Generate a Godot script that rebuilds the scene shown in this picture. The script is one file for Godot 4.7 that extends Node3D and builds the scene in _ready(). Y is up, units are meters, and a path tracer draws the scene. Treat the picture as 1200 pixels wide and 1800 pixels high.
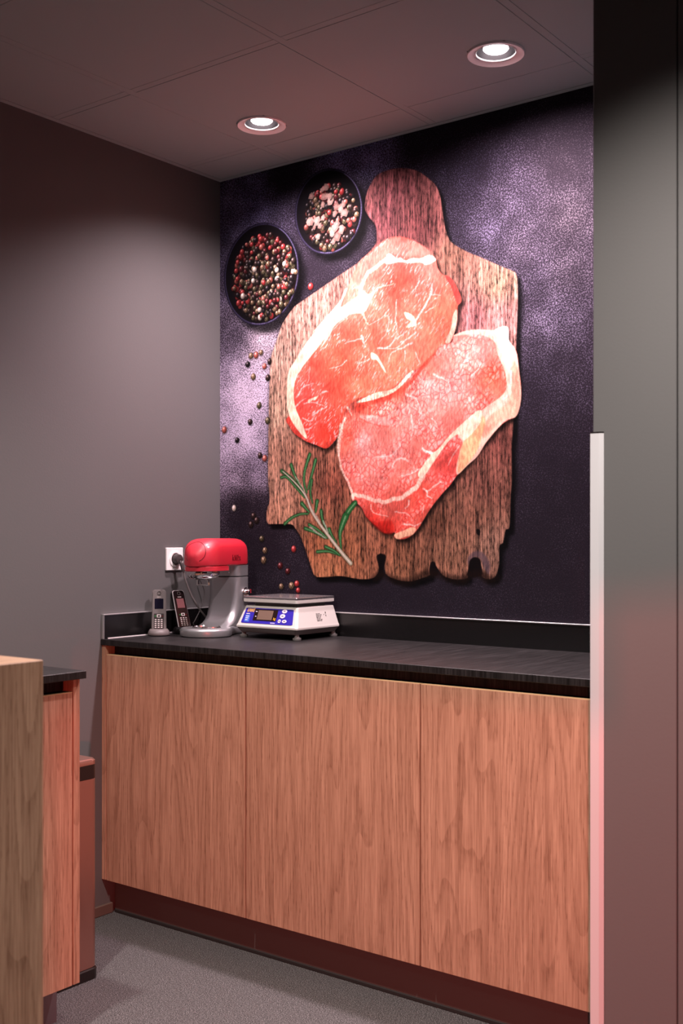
extends Node3D
# A butcher's back counter: oak base cabinets, black worktop, mixer, scale, phones and a printed mural under two downlights.

const CEIL := 2.661
const TOP := 0.9455
const MURAL_W := 1.95
const MURAL_LOW := 1.0304

var rng := RandomNumberGenerator.new()
var M := {}
var bold: SystemFont
var plain_font: SystemFont

# ------------------------------------------------------------------ mesh builder
class Shape:
	var v := PackedVector3Array()
	var f := PackedInt32Array()

	func tri(a: int, b: int, c: int) -> void:
		f.push_back(a); f.push_back(b); f.push_back(c)

	func quad(a: int, b: int, c: int, d: int) -> void:
		tri(a, b, c); tri(a, c, d)

	# turn faces added since n so that they point outwards (signed volume)
	func orient(n: int, flip := false) -> void:
		var vol := 0.0
		var c := Vector3.ZERO
		var k := 0
		for i in range(n, f.size()):
			c += v[f[i]]; k += 1
		if k == 0:
			return
		c /= float(k)
		for i in range(n, f.size(), 3):
			vol += (v[f[i]] - c).dot((v[f[i + 1]] - c).cross(v[f[i + 2]] - c))
		if (vol > 0.0) != flip:      # front faces run clockwise
			for i in range(n, f.size(), 3):
				var t := f[i + 1]
				f[i + 1] = f[i + 2]; f[i + 2] = t

	func box(lo: Vector3, hi: Vector3, b := 0.0, xf := Transform3D()) -> Shape:
		var n := f.size()
		var s := v.size()
		if b <= 0.0:
			for i in 8:
				v.push_back(xf * Vector3(hi.x if i & 1 else lo.x, hi.y if i & 2 else lo.y, hi.z if i & 4 else lo.z))
			quad(s, s + 1, s + 3, s + 2); quad(s + 4, s + 6, s + 7, s + 5); quad(s, s + 4, s + 5, s + 1)
			quad(s + 2, s + 3, s + 7, s + 6); quad(s, s + 2, s + 6, s + 4); quad(s + 1, s + 5, s + 7, s + 3)
			orient(n)
			return self
		var mid := (lo + hi) / 2.0
		for i in 8:
			var sg := Vector3(1 if i & 1 else -1, 1 if i & 2 else -1, 1 if i & 4 else -1)
			var p := Vector3(hi.x if i & 1 else lo.x, hi.y if i & 2 else lo.y, hi.z if i & 4 else lo.z)
			v.push_back(p - Vector3(0, sg.y, sg.z) * b)
			v.push_back(p - Vector3(sg.x, 0, sg.z) * b)
			v.push_back(p - Vector3(sg.x, sg.y, 0) * b)
			tri(s + i * 3, s + i * 3 + 1, s + i * 3 + 2)
		var bit := [1, 2, 4]
		for ax in 3:
			var o1: int = bit[(ax + 1) % 3]
			var o2: int = bit[(ax + 2) % 3]
			for side in 2:
				var base: int = bit[ax] * side
				quad(s + base * 3 + ax, s + (base + o1) * 3 + ax, s + (base + o1 + o2) * 3 + ax, s + (base + o2) * 3 + ax)
			for k in 4:                  # the four edges along this axis
				var c0: int = (o1 if k & 1 else 0) + (o2 if k & 2 else 0)
				var c1: int = c0 + bit[ax]
				var a1 := (ax + 1) % 3
				var a2 := (ax + 2) % 3
				quad(s + c0 * 3 + a1, s + c1 * 3 + a1, s + c1 * 3 + a2, s + c0 * 3 + a2)
		for i in range(n, f.size(), 3):   # convex: each face looks away from the middle
			var a := v[f[i]]; var q := v[f[i + 1]]; var c := v[f[i + 2]]
			if (q - a).cross(c - a).dot((a + q + c) / 3.0 - mid) > 0.0:
				var sw := f[i + 1]
				f[i + 1] = f[i + 2]; f[i + 2] = sw
		for i in range(s, v.size()):
			v[i] = xf * v[i]
		return self

	func loft(rings: Array, caps := true, loop := false) -> Shape:
		var n := f.size()
		var s := v.size()
		var m: int = rings[0].size()
		for r in rings:
			for p in r:
				v.push_back(p)
		var cnt := rings.size()
		for i in (cnt if loop else cnt - 1):
			var j := (i + 1) % cnt
			for k in m:
				var l := (k + 1) % m
				quad(s + i * m + k, s + i * m + l, s + j * m + l, s + j * m + k)
		if caps and not loop:
			for e in [0, cnt - 1]:
				var c := Vector3.ZERO
				for p in rings[e]:
					c += p
				v.push_back(c / float(m))
				var ci := v.size() - 1
				for k in m:
					var l := (k + 1) % m
					if e == 0:
						tri(ci, s + l, s + k)
					else:
						tri(ci, s + e * m + k, s + e * m + l)
		orient(n)
		return self

	# profile of (radius, height), closed when it should be solid
	func lathe(prof: Array, segs := 40, xf := Transform3D(), closed := false, inside := false) -> Shape:
		var n := f.size()
		var s := v.size()
		var m := prof.size()
		for k in segs:
			var a := TAU * k / segs
			for p in prof:
				v.push_back(xf * Vector3(p.x * cos(a), p.y, p.x * sin(a)))
		for k in segs:
			var l := (k + 1) % segs
			for i in (m if closed else m - 1):
				var j := (i + 1) % m
				quad(s + k * m + i, s + k * m + j, s + l * m + j, s + l * m + i)
		orient(n, inside)
		return self

	func tube(path: PackedVector3Array, r: float, segs := 10) -> Shape:
		var rings := []
		var up := Vector3.UP
		for i in path.size():
			var d := (path[mini(i + 1, path.size() - 1)] - path[maxi(i - 1, 0)]).normalized()
			if absf(d.dot(up)) > 0.95:
				up = Vector3.RIGHT if absf(d.x) < 0.9 else Vector3.BACK
			var a := d.cross(up).normalized()
			var b := a.cross(d).normalized()
			up = b
			var ring := PackedVector3Array()
			for k in segs:
				var t := TAU * k / segs
				ring.push_back(path[i] + (a * cos(t) + b * sin(t)) * r)
			rings.push_back(ring)
		return loft(rings)

	# outline in x, y pushed from z0 to z1, with a chamfer b on both rims
	func extrude(poly: PackedVector2Array, z0: float, z1: float, b := 0.0, xf := Transform3D()) -> Shape:
		var n := f.size()
		var s := v.size()
		var m := poly.size()
		var area := 0.0
		for i in m:
			area += poly[i].cross(poly[(i + 1) % m])
		if area < 0.0:
			poly = poly.duplicate()
			poly.reverse()
		var inner := poly
		if b > 0.0:
			inner = PackedVector2Array()
			for i in m:
				var e0 := (poly[i] - poly[(i + m - 1) % m]).normalized()
				var e1 := (poly[(i + 1) % m] - poly[i]).normalized()
				var e := (e0 + e1).normalized()
				inner.push_back(poly[i] + Vector2(-e.y, e.x) * b)
		var rows := [[inner, z0], [poly, z0 + b], [poly, z1 - b], [inner, z1]] if b > 0.0 else [[poly, z0], [poly, z1]]
		for r in rows:
			for p in r[0]:
				v.push_back(xf * Vector3(p.x, p.y, r[1]))
		for i in rows.size() - 1:
			for k in m:
				var l := (k + 1) % m
				quad(s + i * m + k, s + i * m + l, s + (i + 1) * m + l, s + (i + 1) * m + k)
		var t := Geometry2D.triangulate_polygon(inner)
		var last := s + (rows.size() - 1) * m
		for i in range(0, t.size(), 3):
			var a := t[i]; var q := t[i + 1]; var c := t[i + 2]
			if (inner[q] - inner[a]).cross(inner[c] - inner[a]) < 0.0:
				var sw := q
				q = c; c = sw
			tri(s + a, s + c, s + q); tri(last + a, last + q, last + c)
		orient(n)
		return self

	func mesh(crease := 35.0, uv = null) -> ArrayMesh:
		var nf := f.size() / 3
		var fn := PackedVector3Array()
		fn.resize(nf)
		var at := []
		at.resize(v.size())
		for i in nf:
			var nn := -(v[f[i * 3 + 1]] - v[f[i * 3]]).cross(v[f[i * 3 + 2]] - v[f[i * 3]])
			fn[i] = nn
			for k in 3:
				var q := f[i * 3 + k]
				if at[q] == null:
					at[q] = PackedInt32Array([i])
				else:
					at[q].push_back(i)
		var lim := cos(deg_to_rad(crease))
		var V := PackedVector3Array(); var N := PackedVector3Array(); var U := PackedVector2Array()
		for i in nf:
			var me := fn[i].normalized()
			for k in 3:
				var q := f[i * 3 + k]
				var sum := Vector3.ZERO
				for g in at[q]:
					if fn[g].normalized().dot(me) >= lim:
						sum += fn[g]
				V.push_back(v[q])
				N.push_back(sum.normalized() if sum.length_squared() > 0.0 else Vector3.UP)
				if uv != null:
					U.push_back(uv.call(v[q]))
		var arr := []
		arr.resize(Mesh.ARRAY_MAX)
		arr[Mesh.ARRAY_VERTEX] = V
		arr[Mesh.ARRAY_NORMAL] = N
		if uv != null:
			arr[Mesh.ARRAY_TEX_UV] = U
		var am := ArrayMesh.new()
		am.add_surface_from_arrays(Mesh.PRIMITIVE_TRIANGLES, arr)
		return am

# ------------------------------------------------------------------ naming helpers
var used := {}

func numbered(called: String) -> String:
	used[called] = used.get(called, -1) + 1
	return called if used[called] == 0 else "%s_%03d" % [called, used[called]]

func tag(o: Node3D, label: String, category: String, group := "") -> Node3D:
	o.set_meta("label", label)
	o.set_meta("category", category)
	if group:
		o.set_meta("group", group)
	return o

func thing(called: String, label: String, category: String, at := Vector3.ZERO, turn := 0.0, group := "") -> Node3D:
	var o := Node3D.new()
	o.name = numbered(called)
	add_child(o)
	o.position = at
	o.rotation.y = turn
	tag(o, label, category, group)
	return o

func put(called: String, mesh: Mesh, mat: Material, parent: Node3D = self, xf := Transform3D()) -> MeshInstance3D:
	var o := MeshInstance3D.new()
	o.name = numbered(called) if parent == self else called
	o.mesh = mesh
	o.material_override = mat
	o.transform = xf
	parent.add_child(o, true)
	return o

func struct(called: String, mesh: Mesh, mat: Material) -> MeshInstance3D:
	var o := put(called, mesh, mat)
	o.set_meta("kind", "structure")
	return o

func bx(lo: Vector3, hi: Vector3, b := 0.0) -> ArrayMesh:
	return Shape.new().box(lo, hi, b).mesh(20.0)

func rrect(cx: float, cy: float, hw: float, hh: float, r: float, n := 5) -> PackedVector2Array:
	var out := PackedVector2Array()
	for q in 4:
		var c := Vector2(cx + (hw - r) * [1, -1, -1, 1][q], cy + (hh - r) * [1, 1, -1, -1][q])
		for k in n + 1:
			var a := PI / 2 * (q + float(k) / n)
			out.push_back(c + Vector2(cos(a), sin(a)) * r)
	return out

func ellipse(cx: float, cy: float, rx: float, ry: float, n := 28) -> PackedVector2Array:
	var out := PackedVector2Array()
	for k in n:
		out.push_back(Vector2(cx + rx * cos(TAU * k / n), cy + ry * sin(TAU * k / n)))
	return out

func smooth_path(p: PackedVector3Array, per := 8) -> PackedVector3Array:
	var out := PackedVector3Array()
	for i in p.size() - 1:
		var a := p[maxi(i - 1, 0)]; var b := p[i]; var c := p[i + 1]; var d := p[mini(i + 2, p.size() - 1)]
		for k in per:
			out.push_back(b.cubic_interpolate(c, a, d, float(k) / per))
	out.push_back(p[p.size() - 1])
	return out

func letters(called: String, text: String, height: float, mat: Material, parent: Node3D, xf: Transform3D, depth := 0.0006, font: Font = null) -> MeshInstance3D:
	var t := TextMesh.new()
	t.text = text
	t.font = font if font else bold
	t.font_size = 64
	t.pixel_size = height / 46.0
	t.depth = depth
	t.curve_step = 2.0
	return put(called, t, mat, parent, xf)

# ------------------------------------------------------------------ materials
func mat(color: Color, rough := 0.6, metal := 0.0, spec := 0.5) -> StandardMaterial3D:
	var m := StandardMaterial3D.new()
	m.albedo_color = color
	m.roughness = rough
	m.metallic = metal
	m.metallic_specular = spec
	return m

func noise(freq: float, kind := FastNoiseLite.TYPE_SIMPLEX_SMOOTH, octaves := 3, sd := 1) -> FastNoiseLite:
	var n := FastNoiseLite.new()
	n.noise_type = kind
	n.frequency = freq
	n.seed = sd
	n.fractal_type = FastNoiseLite.FRACTAL_FBM if octaves > 1 else FastNoiseLite.FRACTAL_NONE
	n.fractal_octaves = octaves
	return n

func field(w: int, h: int, n: FastNoiseLite, sx := 1, sy := 1) -> PackedByteArray:   # noise drawn sx, sy times coarser and stretched
	var im := n.get_image(maxi(8, w / sx), maxi(8, h / sy), false, false, true)
	im.convert(Image.FORMAT_L8)
	if sx > 1 or sy > 1:
		im.resize(w, h, Image.INTERPOLATE_CUBIC)
	return im.get_data()

func tex(w: int, h: int, b: PackedByteArray, format := Image.FORMAT_RGB8) -> ImageTexture:
	var im := Image.create_from_data(w, h, false, format, b)
	im.generate_mipmaps()
	return ImageTexture.create_from_image(im)

func oak_image() -> ImageTexture:      # a vertical-grain oak decor, 1.6 m a side
	var w := 1024
	var mid := field(w, w, noise(0.05, FastNoiseLite.TYPE_SIMPLEX_SMOOTH, 2, 6), 1, 30)
	var fine := field(w, w, noise(0.38, FastNoiseLite.TYPE_SIMPLEX_SMOOTH, 2, 7), 1, 40)
	var pore := field(w, w, noise(0.40, FastNoiseLite.TYPE_SIMPLEX, 1, 8), 1, 14)
	var bend := noise(0.0075, FastNoiseLite.TYPE_SIMPLEX_SMOOTH, 2, 5)
	var wave := noise(0.02, FastNoiseLite.TYPE_SIMPLEX_SMOOTH, 2, 9)
	var out := PackedByteArray()
	out.resize(w * w * 3)
	for y in w:
		for x in w:
			var i := y * w + x
			# growth rings cut lengthwise: straight lines that now and then close into tall arches
			var ring := x * 0.052 + bend.get_noise_2d(x, y * 0.11) * 4.4 + wave.get_noise_2d(x, y * 0.3) * 0.3
			var t := ring - floorf(ring)
			var late := smoothstep(0.45, 0.97, t) * (1.0 - smoothstep(0.97, 1.0, t))
			var k := 0.56 - late * 0.17 + (fine[i] - 128) * 0.0023 + (mid[i] - 128) * 0.0014
			if pore[i] < 80:
				k -= (80 - pore[i]) * (0.0016 + late * 0.004)
			k = clampf(k, 0.0, 1.0)
			out[i * 3] = int(lerpf(124, 198, k))
			out[i * 3 + 1] = int(lerpf(91, 163, k))
			out[i * 3 + 2] = int(lerpf(71, 136, k))
	return tex(w, w, out)

func black_wood_image() -> ImageTexture:
	var w := 512
	var a := field(w, w, noise(0.3, FastNoiseLite.TYPE_SIMPLEX_SMOOTH, 2, 21), 1, 20)
	var b := field(w, w, noise(0.06, FastNoiseLite.TYPE_SIMPLEX_SMOOTH, 2, 22), 1, 12)
	var out := PackedByteArray()
	out.resize(w * w)
	for i in w * w:
		out[i] = clampi(30 + int((a[i] - 128) * 0.16 + (b[i] - 128) * 0.08), 0, 255)
	return tex(w, w, out, Image.FORMAT_L8)

func speckle_image() -> ImageTexture:      # flecked vinyl, 0.6 m a side
	var w := 512
	var r := RandomNumberGenerator.new()
	r.seed = 77
	var a := field(w, w, noise(0.28, FastNoiseLite.TYPE_SIMPLEX, 2, 31))
	var out := PackedByteArray()
	out.resize(w * w * 3)
	for i in w * w:
		var k := 72.0 + (a[i] - 128) * 0.75 + r.randf_range(-22, 22)
		if r.randf() < 0.012:
			k += 50.0
		elif r.randf() < 0.03:
			k -= 45.0
		out[i * 3] = clampi(int(k), 0, 255)
		out[i * 3 + 1] = clampi(int(k * 0.985), 0, 255)
		out[i * 3 + 2] = clampi(int(k * 0.99), 0, 255)
	return tex(w, w, out)

func tri_mat(t: Texture2D, scale: float, rough: float, spec := 0.5, offset := Vector3.ZERO, world := false) -> StandardMaterial3D:
	var m := mat(Color.WHITE, rough, 0.0, spec)
	m.albedo_texture = t
	m.uv1_triplanar = true
	m.uv1_world_triplanar = world
	m.uv1_triplanar_sharpness = 8.0
	m.uv1_scale = Vector3.ONE * scale
	m.uv1_offset = offset
	return m

func oak(offset: Vector3) -> StandardMaterial3D:
	return tri_mat(M.oak_tex, 1.0 / 1.6, 0.5, 0.42, offset)

func make_materials() -> void:
	bold = SystemFont.new()
	bold.font_names = ["Droid Sans"]
	bold.font_weight = 700
	plain_font = SystemFont.new()
	plain_font.font_names = ["Droid Sans"]
	M.oak_tex = oak_image()
	M.black_tex = black_wood_image()
	M.floor = tri_mat(speckle_image(), 1.0 / 0.6, 0.62, 0.4)
	var grain := NoiseTexture2D.new()
	grain.width = 256
	grain.height = 256
	grain.seamless = true
	grain.noise = noise(0.09, FastNoiseLite.TYPE_SIMPLEX, 3, 41)
	M.paint = mat(Color8(93, 92, 92), 0.72, 0.0, 0.35)
	M.paint.heightmap_enabled = true
	M.paint.heightmap_texture = grain
	M.paint.heightmap_scale = 0.008
	M.paint.uv1_triplanar = true
	M.paint.uv1_scale = Vector3.ONE * 4.0
	M.ceiling = mat(Color8(157, 170, 172), 0.9, 0.0, 0.2)
	M.ceiling_bar = mat(Color8(158, 170, 172), 0.85, 0.0, 0.2)
	M.void = mat(Color8(60, 58, 58), 0.9)
	M.worktop = tri_mat(M.black_tex, 1.0, 0.45, 0.42, Vector3.ZERO)
	M.worktop.albedo_color = Color8(235, 225, 228)
	M.black = tri_mat(M.black_tex, 1.2, 0.55, 0.35)
	M.black_gloss = mat(Color8(16, 15, 16), 0.25)
	M.alu = mat(Color8(205, 203, 204), 0.38, 0.75)
	M.guard = mat(Color8(204, 203, 206), 0.4, 0.15)
	M.white = mat(Color8(240, 238, 236), 0.4)
	M.seal = mat(Color8(225, 220, 220), 0.5)
	M.plinth = mat(Color8(82, 76, 73), 0.55, 0.0, 0.4)
	M.grey_plinth = mat(Color8(112, 112, 116), 0.45, 0.4)
	M.skirt = mat(Color8(92, 74, 66), 0.6)
	M.gap = mat(Color8(20, 17, 16), 0.8)
	M.edge = mat(Color8(206, 168, 126), 0.5)
	M.steel = mat(Color8(184, 178, 180), 0.24, 0.85)
	M.satin = mat(Color8(176, 178, 180), 0.36, 0.72)
	M.chrome = mat(Color8(225, 222, 222), 0.1, 1.0)
	M.red = mat(Color8(196, 16, 44), 0.5, 0.0, 0.7)
	M.red.clearcoat_enabled = true
	M.red.clearcoat = 0.5
	M.red.clearcoat_roughness = 0.05
	M.red_text = mat(Color8(120, 14, 26), 0.4, 0.2)
	M.bright = mat(Color8(222, 216, 216), 0.3, 0.4)
	M.dark_red = mat(Color8(90, 8, 18), 0.4)
	M.scale_white = mat(Color8(214, 209, 203), 0.45)
	M.scale_grey = mat(Color8(112, 108, 106), 0.55)
	M.blue = mat(Color8(52, 40, 168), 0.35)
	M.light_blue = mat(Color8(64, 112, 214), 0.4)
	M.display = mat(Color8(30, 14, 14), 0.2)
	M.lcd = mat(Color8(118, 96, 84), 0.3)
	M.orange = mat(Color8(240, 180, 60), 0.4)
	M.pale = mat(Color8(230, 215, 235), 0.4)
	M.ink = mat(Color8(70, 62, 60), 0.6)
	M.phone_grey = mat(Color8(104, 97, 96), 0.5)
	M.phone_dark = mat(Color8(52, 44, 44), 0.4)
	M.key = mat(Color8(214, 204, 202), 0.4)
	M.screen = mat(Color8(22, 20, 34), 0.12)
	M.screen_red = mat(Color8(120, 78, 80), 0.15)
	M.phone_black = mat(Color8(14, 12, 13), 0.22)
	M.green = mat(Color8(40, 120, 60), 0.4)
	M.cord_grey = mat(Color8(122, 114, 114), 0.5)
	M.cord_dark = mat(Color8(58, 52, 52), 0.5)
	M.bin_copper = mat(Color8(170, 128, 116), 0.34, 0.8)
	M.bin_black = mat(Color8(24, 18, 18), 0.35)
	M.reflector = mat(Color8(44, 40, 42), 0.4, 0.5)
	M.lamp_trim = mat(Color8(250, 238, 240), 0.45)
	M.counter_top = oak(Vector3(0.5, 0.0, 0.3))
	M.glow = mat(Color8(255, 255, 255), 0.4)
	M.glow.emission_enabled = true
	M.glow.emission = Color(1.0, 0.94, 0.96)
	M.glow.emission_energy_multiplier = 12.0
	M.glow_red = mat(Color8(255, 200, 190), 0.4)
	M.glow_red.emission_enabled = true
	M.glow_red.emission = Color(1.0, 0.3, 0.24)
	M.glow_red.emission_energy_multiplier = 2.0

# ------------------------------------------------------------------ the place
func _ready() -> void:
	rng.seed = 11
	setup_view()
	make_materials()
	build_lights()
	build_shell()
	build_mural()
	build_back_counter()
	build_left_counter()
	build_unseen_red_lamp()
	build_bin()
	build_corner_guard()
	build_socket()
	build_mixer()
	build_scale()
	build_phones()

func setup_view() -> void:
	var cam := Camera3D.new()
	cam.name = "camera"
	cam.projection = Camera3D.PROJECTION_FRUSTUM
	cam.near = 0.05
	cam.far = 60.0
	cam.size = 2.0 * 0.05 * 900.0 / 1972.0
	cam.frustum_offset = Vector2(0.0, 0.05 * 44.0 / 1972.0)
	cam.position = Vector3(2.973, 1.295, 3.1665)
	cam.rotation.y = 0.6465
	var at := CameraAttributesPhysical.new()
	at.frustum_focal_length = 39.0
	at.frustum_focus_distance = 3.7
	at.frustum_near = 0.05
	at.frustum_far = 60.0
	at.exposure_aperture = 5.0
	cam.attributes = at
	add_child(cam)
	cam.current = true
	cam.projection = Camera3D.PROJECTION_FRUSTUM
	cam.size = 2.0 * 0.05 * 900.0 / 1972.0
	cam.near = 0.05
	var we := WorldEnvironment.new()
	we.name = "environment"
	var e := Environment.new()
	e.background_mode = Environment.BG_COLOR
	e.background_color = Color(0.01, 0.01, 0.01)
	e.tonemap_mode = Environment.TONE_MAPPER_LINEAR
	e.tonemap_exposure = 1.0
	e.sdfgi_enabled = true
	e.ssao_enabled = true
	e.ssil_enabled = true
	we.environment = e
	add_child(we)

func spot(at: Vector3, towards: Vector3, energy: float, angle: float, color: Color, parent: Node3D, soft := 1.0) -> void:
	var l := SpotLight3D.new()
	l.name = "lamp_light"
	l.light_color = color
	l.light_energy = energy
	l.spot_angle = angle
	l.spot_angle_attenuation = soft
	l.spot_range = 9.0
	l.spot_attenuation = 2.0
	l.light_size = 0.035
	l.shadow_enabled = true
	parent.add_child(l, true)
	l.look_at_from_position(at, towards, Vector3.BACK if absf((towards - at).normalized().y) > 0.9 else Vector3.UP)

# each: x, z, energy, half angle, target x, target z (at floor level); last four are unseen lamps for wall, doors and floor
const LAMPS := [
	[0.524, 0.36, 3.7, 73.0, 0.60, 0.06],
	[1.412, 0.375, 4.7, 80.0, 1.36, 0.10],
	[2.30, 1.70, 6.8, 49.0, 2.2, 0.95],
	[0.80, 1.72, 5.5, 50.0, 0.8, 1.2],
	[3.4, 2.6, 1.3, 50.0, 3.2, 2.2],
	[1.9, 3.3, 0.8, 55.0, 1.6, 2.6],
]
const RED_ENERGY := 5.6
const LAMP_LABELS := [
	"recessed round downlight with pale trim ring, the one nearer the left wall",
	"recessed round downlight with pale trim ring, the one nearer the right wall panel",
	"unseen recessed downlight beyond the top of the picture, placed to light the projecting right wall",
	"unseen recessed downlight beyond the top of the picture, placed to light the cabinet doors on the left",
	"unseen recessed downlight to the right of the camera, placed to light the oak counter end",
	"unseen recessed downlight near the camera, placed to light the cabinet fronts and floor",
]

func build_lights() -> void:
	for i in LAMPS.size():
		var a = LAMPS[i]
		var t := thing("ceiling_downlight", LAMP_LABELS[i], "ceiling light", Vector3(a[0], CEIL, a[1]), 0.0, "round downlights in the tiled ceiling")
		var ring := Shape.new().lathe([Vector2(0.0582, 0.0015), Vector2(0.079, -0.0062), Vector2(0.0802, -0.0055), Vector2(0.0802, 0.0), Vector2(0.079, 0.0), Vector2(0.0582, 0.0022)], 56, Transform3D(), true)
		put("trim_ring", ring.mesh(50), M.lamp_trim, t)
		var lip := Shape.new().lathe([Vector2(0.0552, 0.0040), Vector2(0.0554, 0.0012), Vector2(0.0564, 0.0000), Vector2(0.0580, 0.0012), Vector2(0.0582, 0.0040)], 56, Transform3D(), true)
		put("bezel", lip.mesh(50), M.white, t)
		var can := Shape.new().lathe([Vector2(0.0551, 0.0044), Vector2(0.053, 0.02), Vector2(0.050, 0.045), Vector2(0.0, 0.046), Vector2(0.0, 0.048), Vector2(0.052, 0.047), Vector2(0.056, 0.02), Vector2(0.0572, 0.0044)], 48, Transform3D(), true)
		put("reflector", can.mesh(40), M.reflector, t)
		var bulb := Shape.new().lathe([Vector2(0.0, 0.005), Vector2(0.02, 0.0058), Vector2(0.032, 0.0085), Vector2(0.036, 0.0125), Vector2(0.030, 0.032), Vector2(0.018, 0.0455), Vector2(0.0, 0.0455)], 40)
		put("bulb", bulb.mesh(50), M.glow, t)
		spot(Vector3(a[0], CEIL - 0.008, a[1]), Vector3(a[4], 0.0, a[5]), a[2], a[3], LAMP_COLOR if i < 2 else UNSEEN_LAMP_COLOR, t)

const LAMP_COLOR := Color(1.0, 0.89, 0.915)
const UNSEEN_LAMP_COLOR := Color(1.0, 0.95, 0.92)

# ------------------------------------------------------------------ room shell
func build_shell() -> void:
	struct("floor", bx(Vector3(-0.12, -0.1, -0.12), Vector3(4.7, 0.0, 5.1)), M.floor)
	struct("wall_left", bx(Vector3(-0.12, 0.0, -0.12), Vector3(0.0, 2.9, 5.1)), M.paint)
	struct("wall_back", bx(Vector3(0.0, 0.0, -0.12), Vector3(4.7, 2.9, 0.0)), M.paint)
	struct("wall_front", bx(Vector3(0.0, 0.0, 5.0), Vector3(4.7, 2.9, 5.1)), M.paint)
	struct("wall_shop", bx(Vector3(4.6, 0.0, 0.0), Vector3(4.7, 2.9, 5.0)), M.paint)
	# projecting wall on the right: a core clad in tall panels with a joint between them
	var wr := struct("wall_right", bx(Vector3(1.962, 0.0, 0.0), Vector3(4.6, 2.9, 0.895)), M.void)
	put("panel", bx(Vector3(1.95, 0.0, 0.0), Vector3(1.962, 2.665, 0.895), 0.001), M.paint, wr)
	put("panel", bx(Vector3(1.95, 0.0, 0.895), Vector3(2.1335, 2.665, 0.912), 0.0012), M.paint, wr)
	put("panel", bx(Vector3(2.1365, 0.0, 0.895), Vector3(3.3365, 2.665, 0.912), 0.0012), M.paint, wr)
	put("panel", bx(Vector3(3.3395, 0.0, 0.895), Vector3(4.5995, 2.665, 0.912), 0.0012), M.paint, wr)
	# suspended ceiling: slab above, tiles in a flush grid below
	var cl := struct("ceiling", bx(Vector3(-0.12, 2.9, -0.12), Vector3(4.7, 3.0, 5.1)), M.void)
	var gx := 0.380
	var gz := 0.207
	var xs := [0.0, gx]
	while xs[-1] + 0.6 < 4.6:
		xs.push_back(xs[-1] + 0.6)
	xs.push_back(4.6)
	var zs := [0.0, gz]
	while zs[-1] + 0.6 < 5.0:
		zs.push_back(zs[-1] + 0.6)
	zs.push_back(5.0)
	var hb := 0.012
	for i in xs.size() - 1:
		for j in zs.size() - 1:
			var lo := Vector2(xs[i] + (hb if i > 0 else 0.022), zs[j] + (hb if j > 0 else 0.022))
			var hi := Vector2(xs[i + 1] - (hb if i < xs.size() - 2 else 0.022), zs[j + 1] - (hb if j < zs.size() - 2 else 0.022))
			lo += Vector2.ONE * 0.0012
			hi -= Vector2.ONE * 0.0012
			var s := Shape.new()
			var hole = null
			for a in LAMPS:
				if a[0] > lo.x and a[0] < hi.x and a[1] > lo.y and a[1] < hi.y:
					hole = Vector2(a[0], a[1])
			var y0 := CEIL
			var y1 := CEIL + 0.018
			if hole == null:
				s.box(Vector3(lo.x, y0, lo.y), Vector3(hi.x, y1, hi.y), 0.0015)
			else:
				var r := 0.060
				s.box(Vector3(lo.x, y0, lo.y), Vector3(hole.x - r, y1, hi.y))
				s.box(Vector3(hole.x + r, y0, lo.y), Vector3(hi.x, y1, hi.y))
				s.box(Vector3(hole.x - r, y0, lo.y), Vector3(hole.x + r, y1, hole.y - r))
				s.box(Vector3(hole.x - r, y0, hole.y + r), Vector3(hole.x + r, y1, hi.y))
			put("ceiling_tile", s.mesh(20), M.ceiling, cl)
	for i in range(1, xs.size() - 1):
		put("grid_bar", bx(Vector3(xs[i] - hb, CEIL + 0.0008, 0.022), Vector3(xs[i] + hb, CEIL + 0.02, 4.98)), M.ceiling_bar, cl)
	for j in range(1, zs.size() - 1):
		for i in xs.size() - 1:
			put("grid_bar", bx(Vector3(xs[i] + (hb + 0.0008 if i else 0.022), CEIL + 0.0006, zs[j] - hb), Vector3(xs[i + 1] - hb - 0.0008, CEIL + 0.02, zs[j] + hb)), M.ceiling_bar, cl)
	struct("trim_1", bx(Vector3(0.0, CEIL - 0.0005, 0.0), Vector3(0.0215, CEIL + 0.02, 5.0)), M.ceiling_bar)
	struct("trim_2", bx(Vector3(0.0215, CEIL - 0.0005, 0.0), Vector3(4.6, CEIL + 0.02, 0.0215)), M.ceiling_bar)
	struct("trim_3", bx(Vector3(4.5785, CEIL - 0.0005, 0.0215), Vector3(4.6, CEIL + 0.02, 5.0)), M.ceiling_bar)
	struct("trim_4", bx(Vector3(0.0215, CEIL - 0.0005, 4.9785), Vector3(4.5785, CEIL + 0.02, 5.0)), M.ceiling_bar)
	struct("baseboard_left", bx(Vector3(0.0, 0.0, 0.55), Vector3(0.012, 0.035, 5.0), 0.002), M.skirt)

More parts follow.
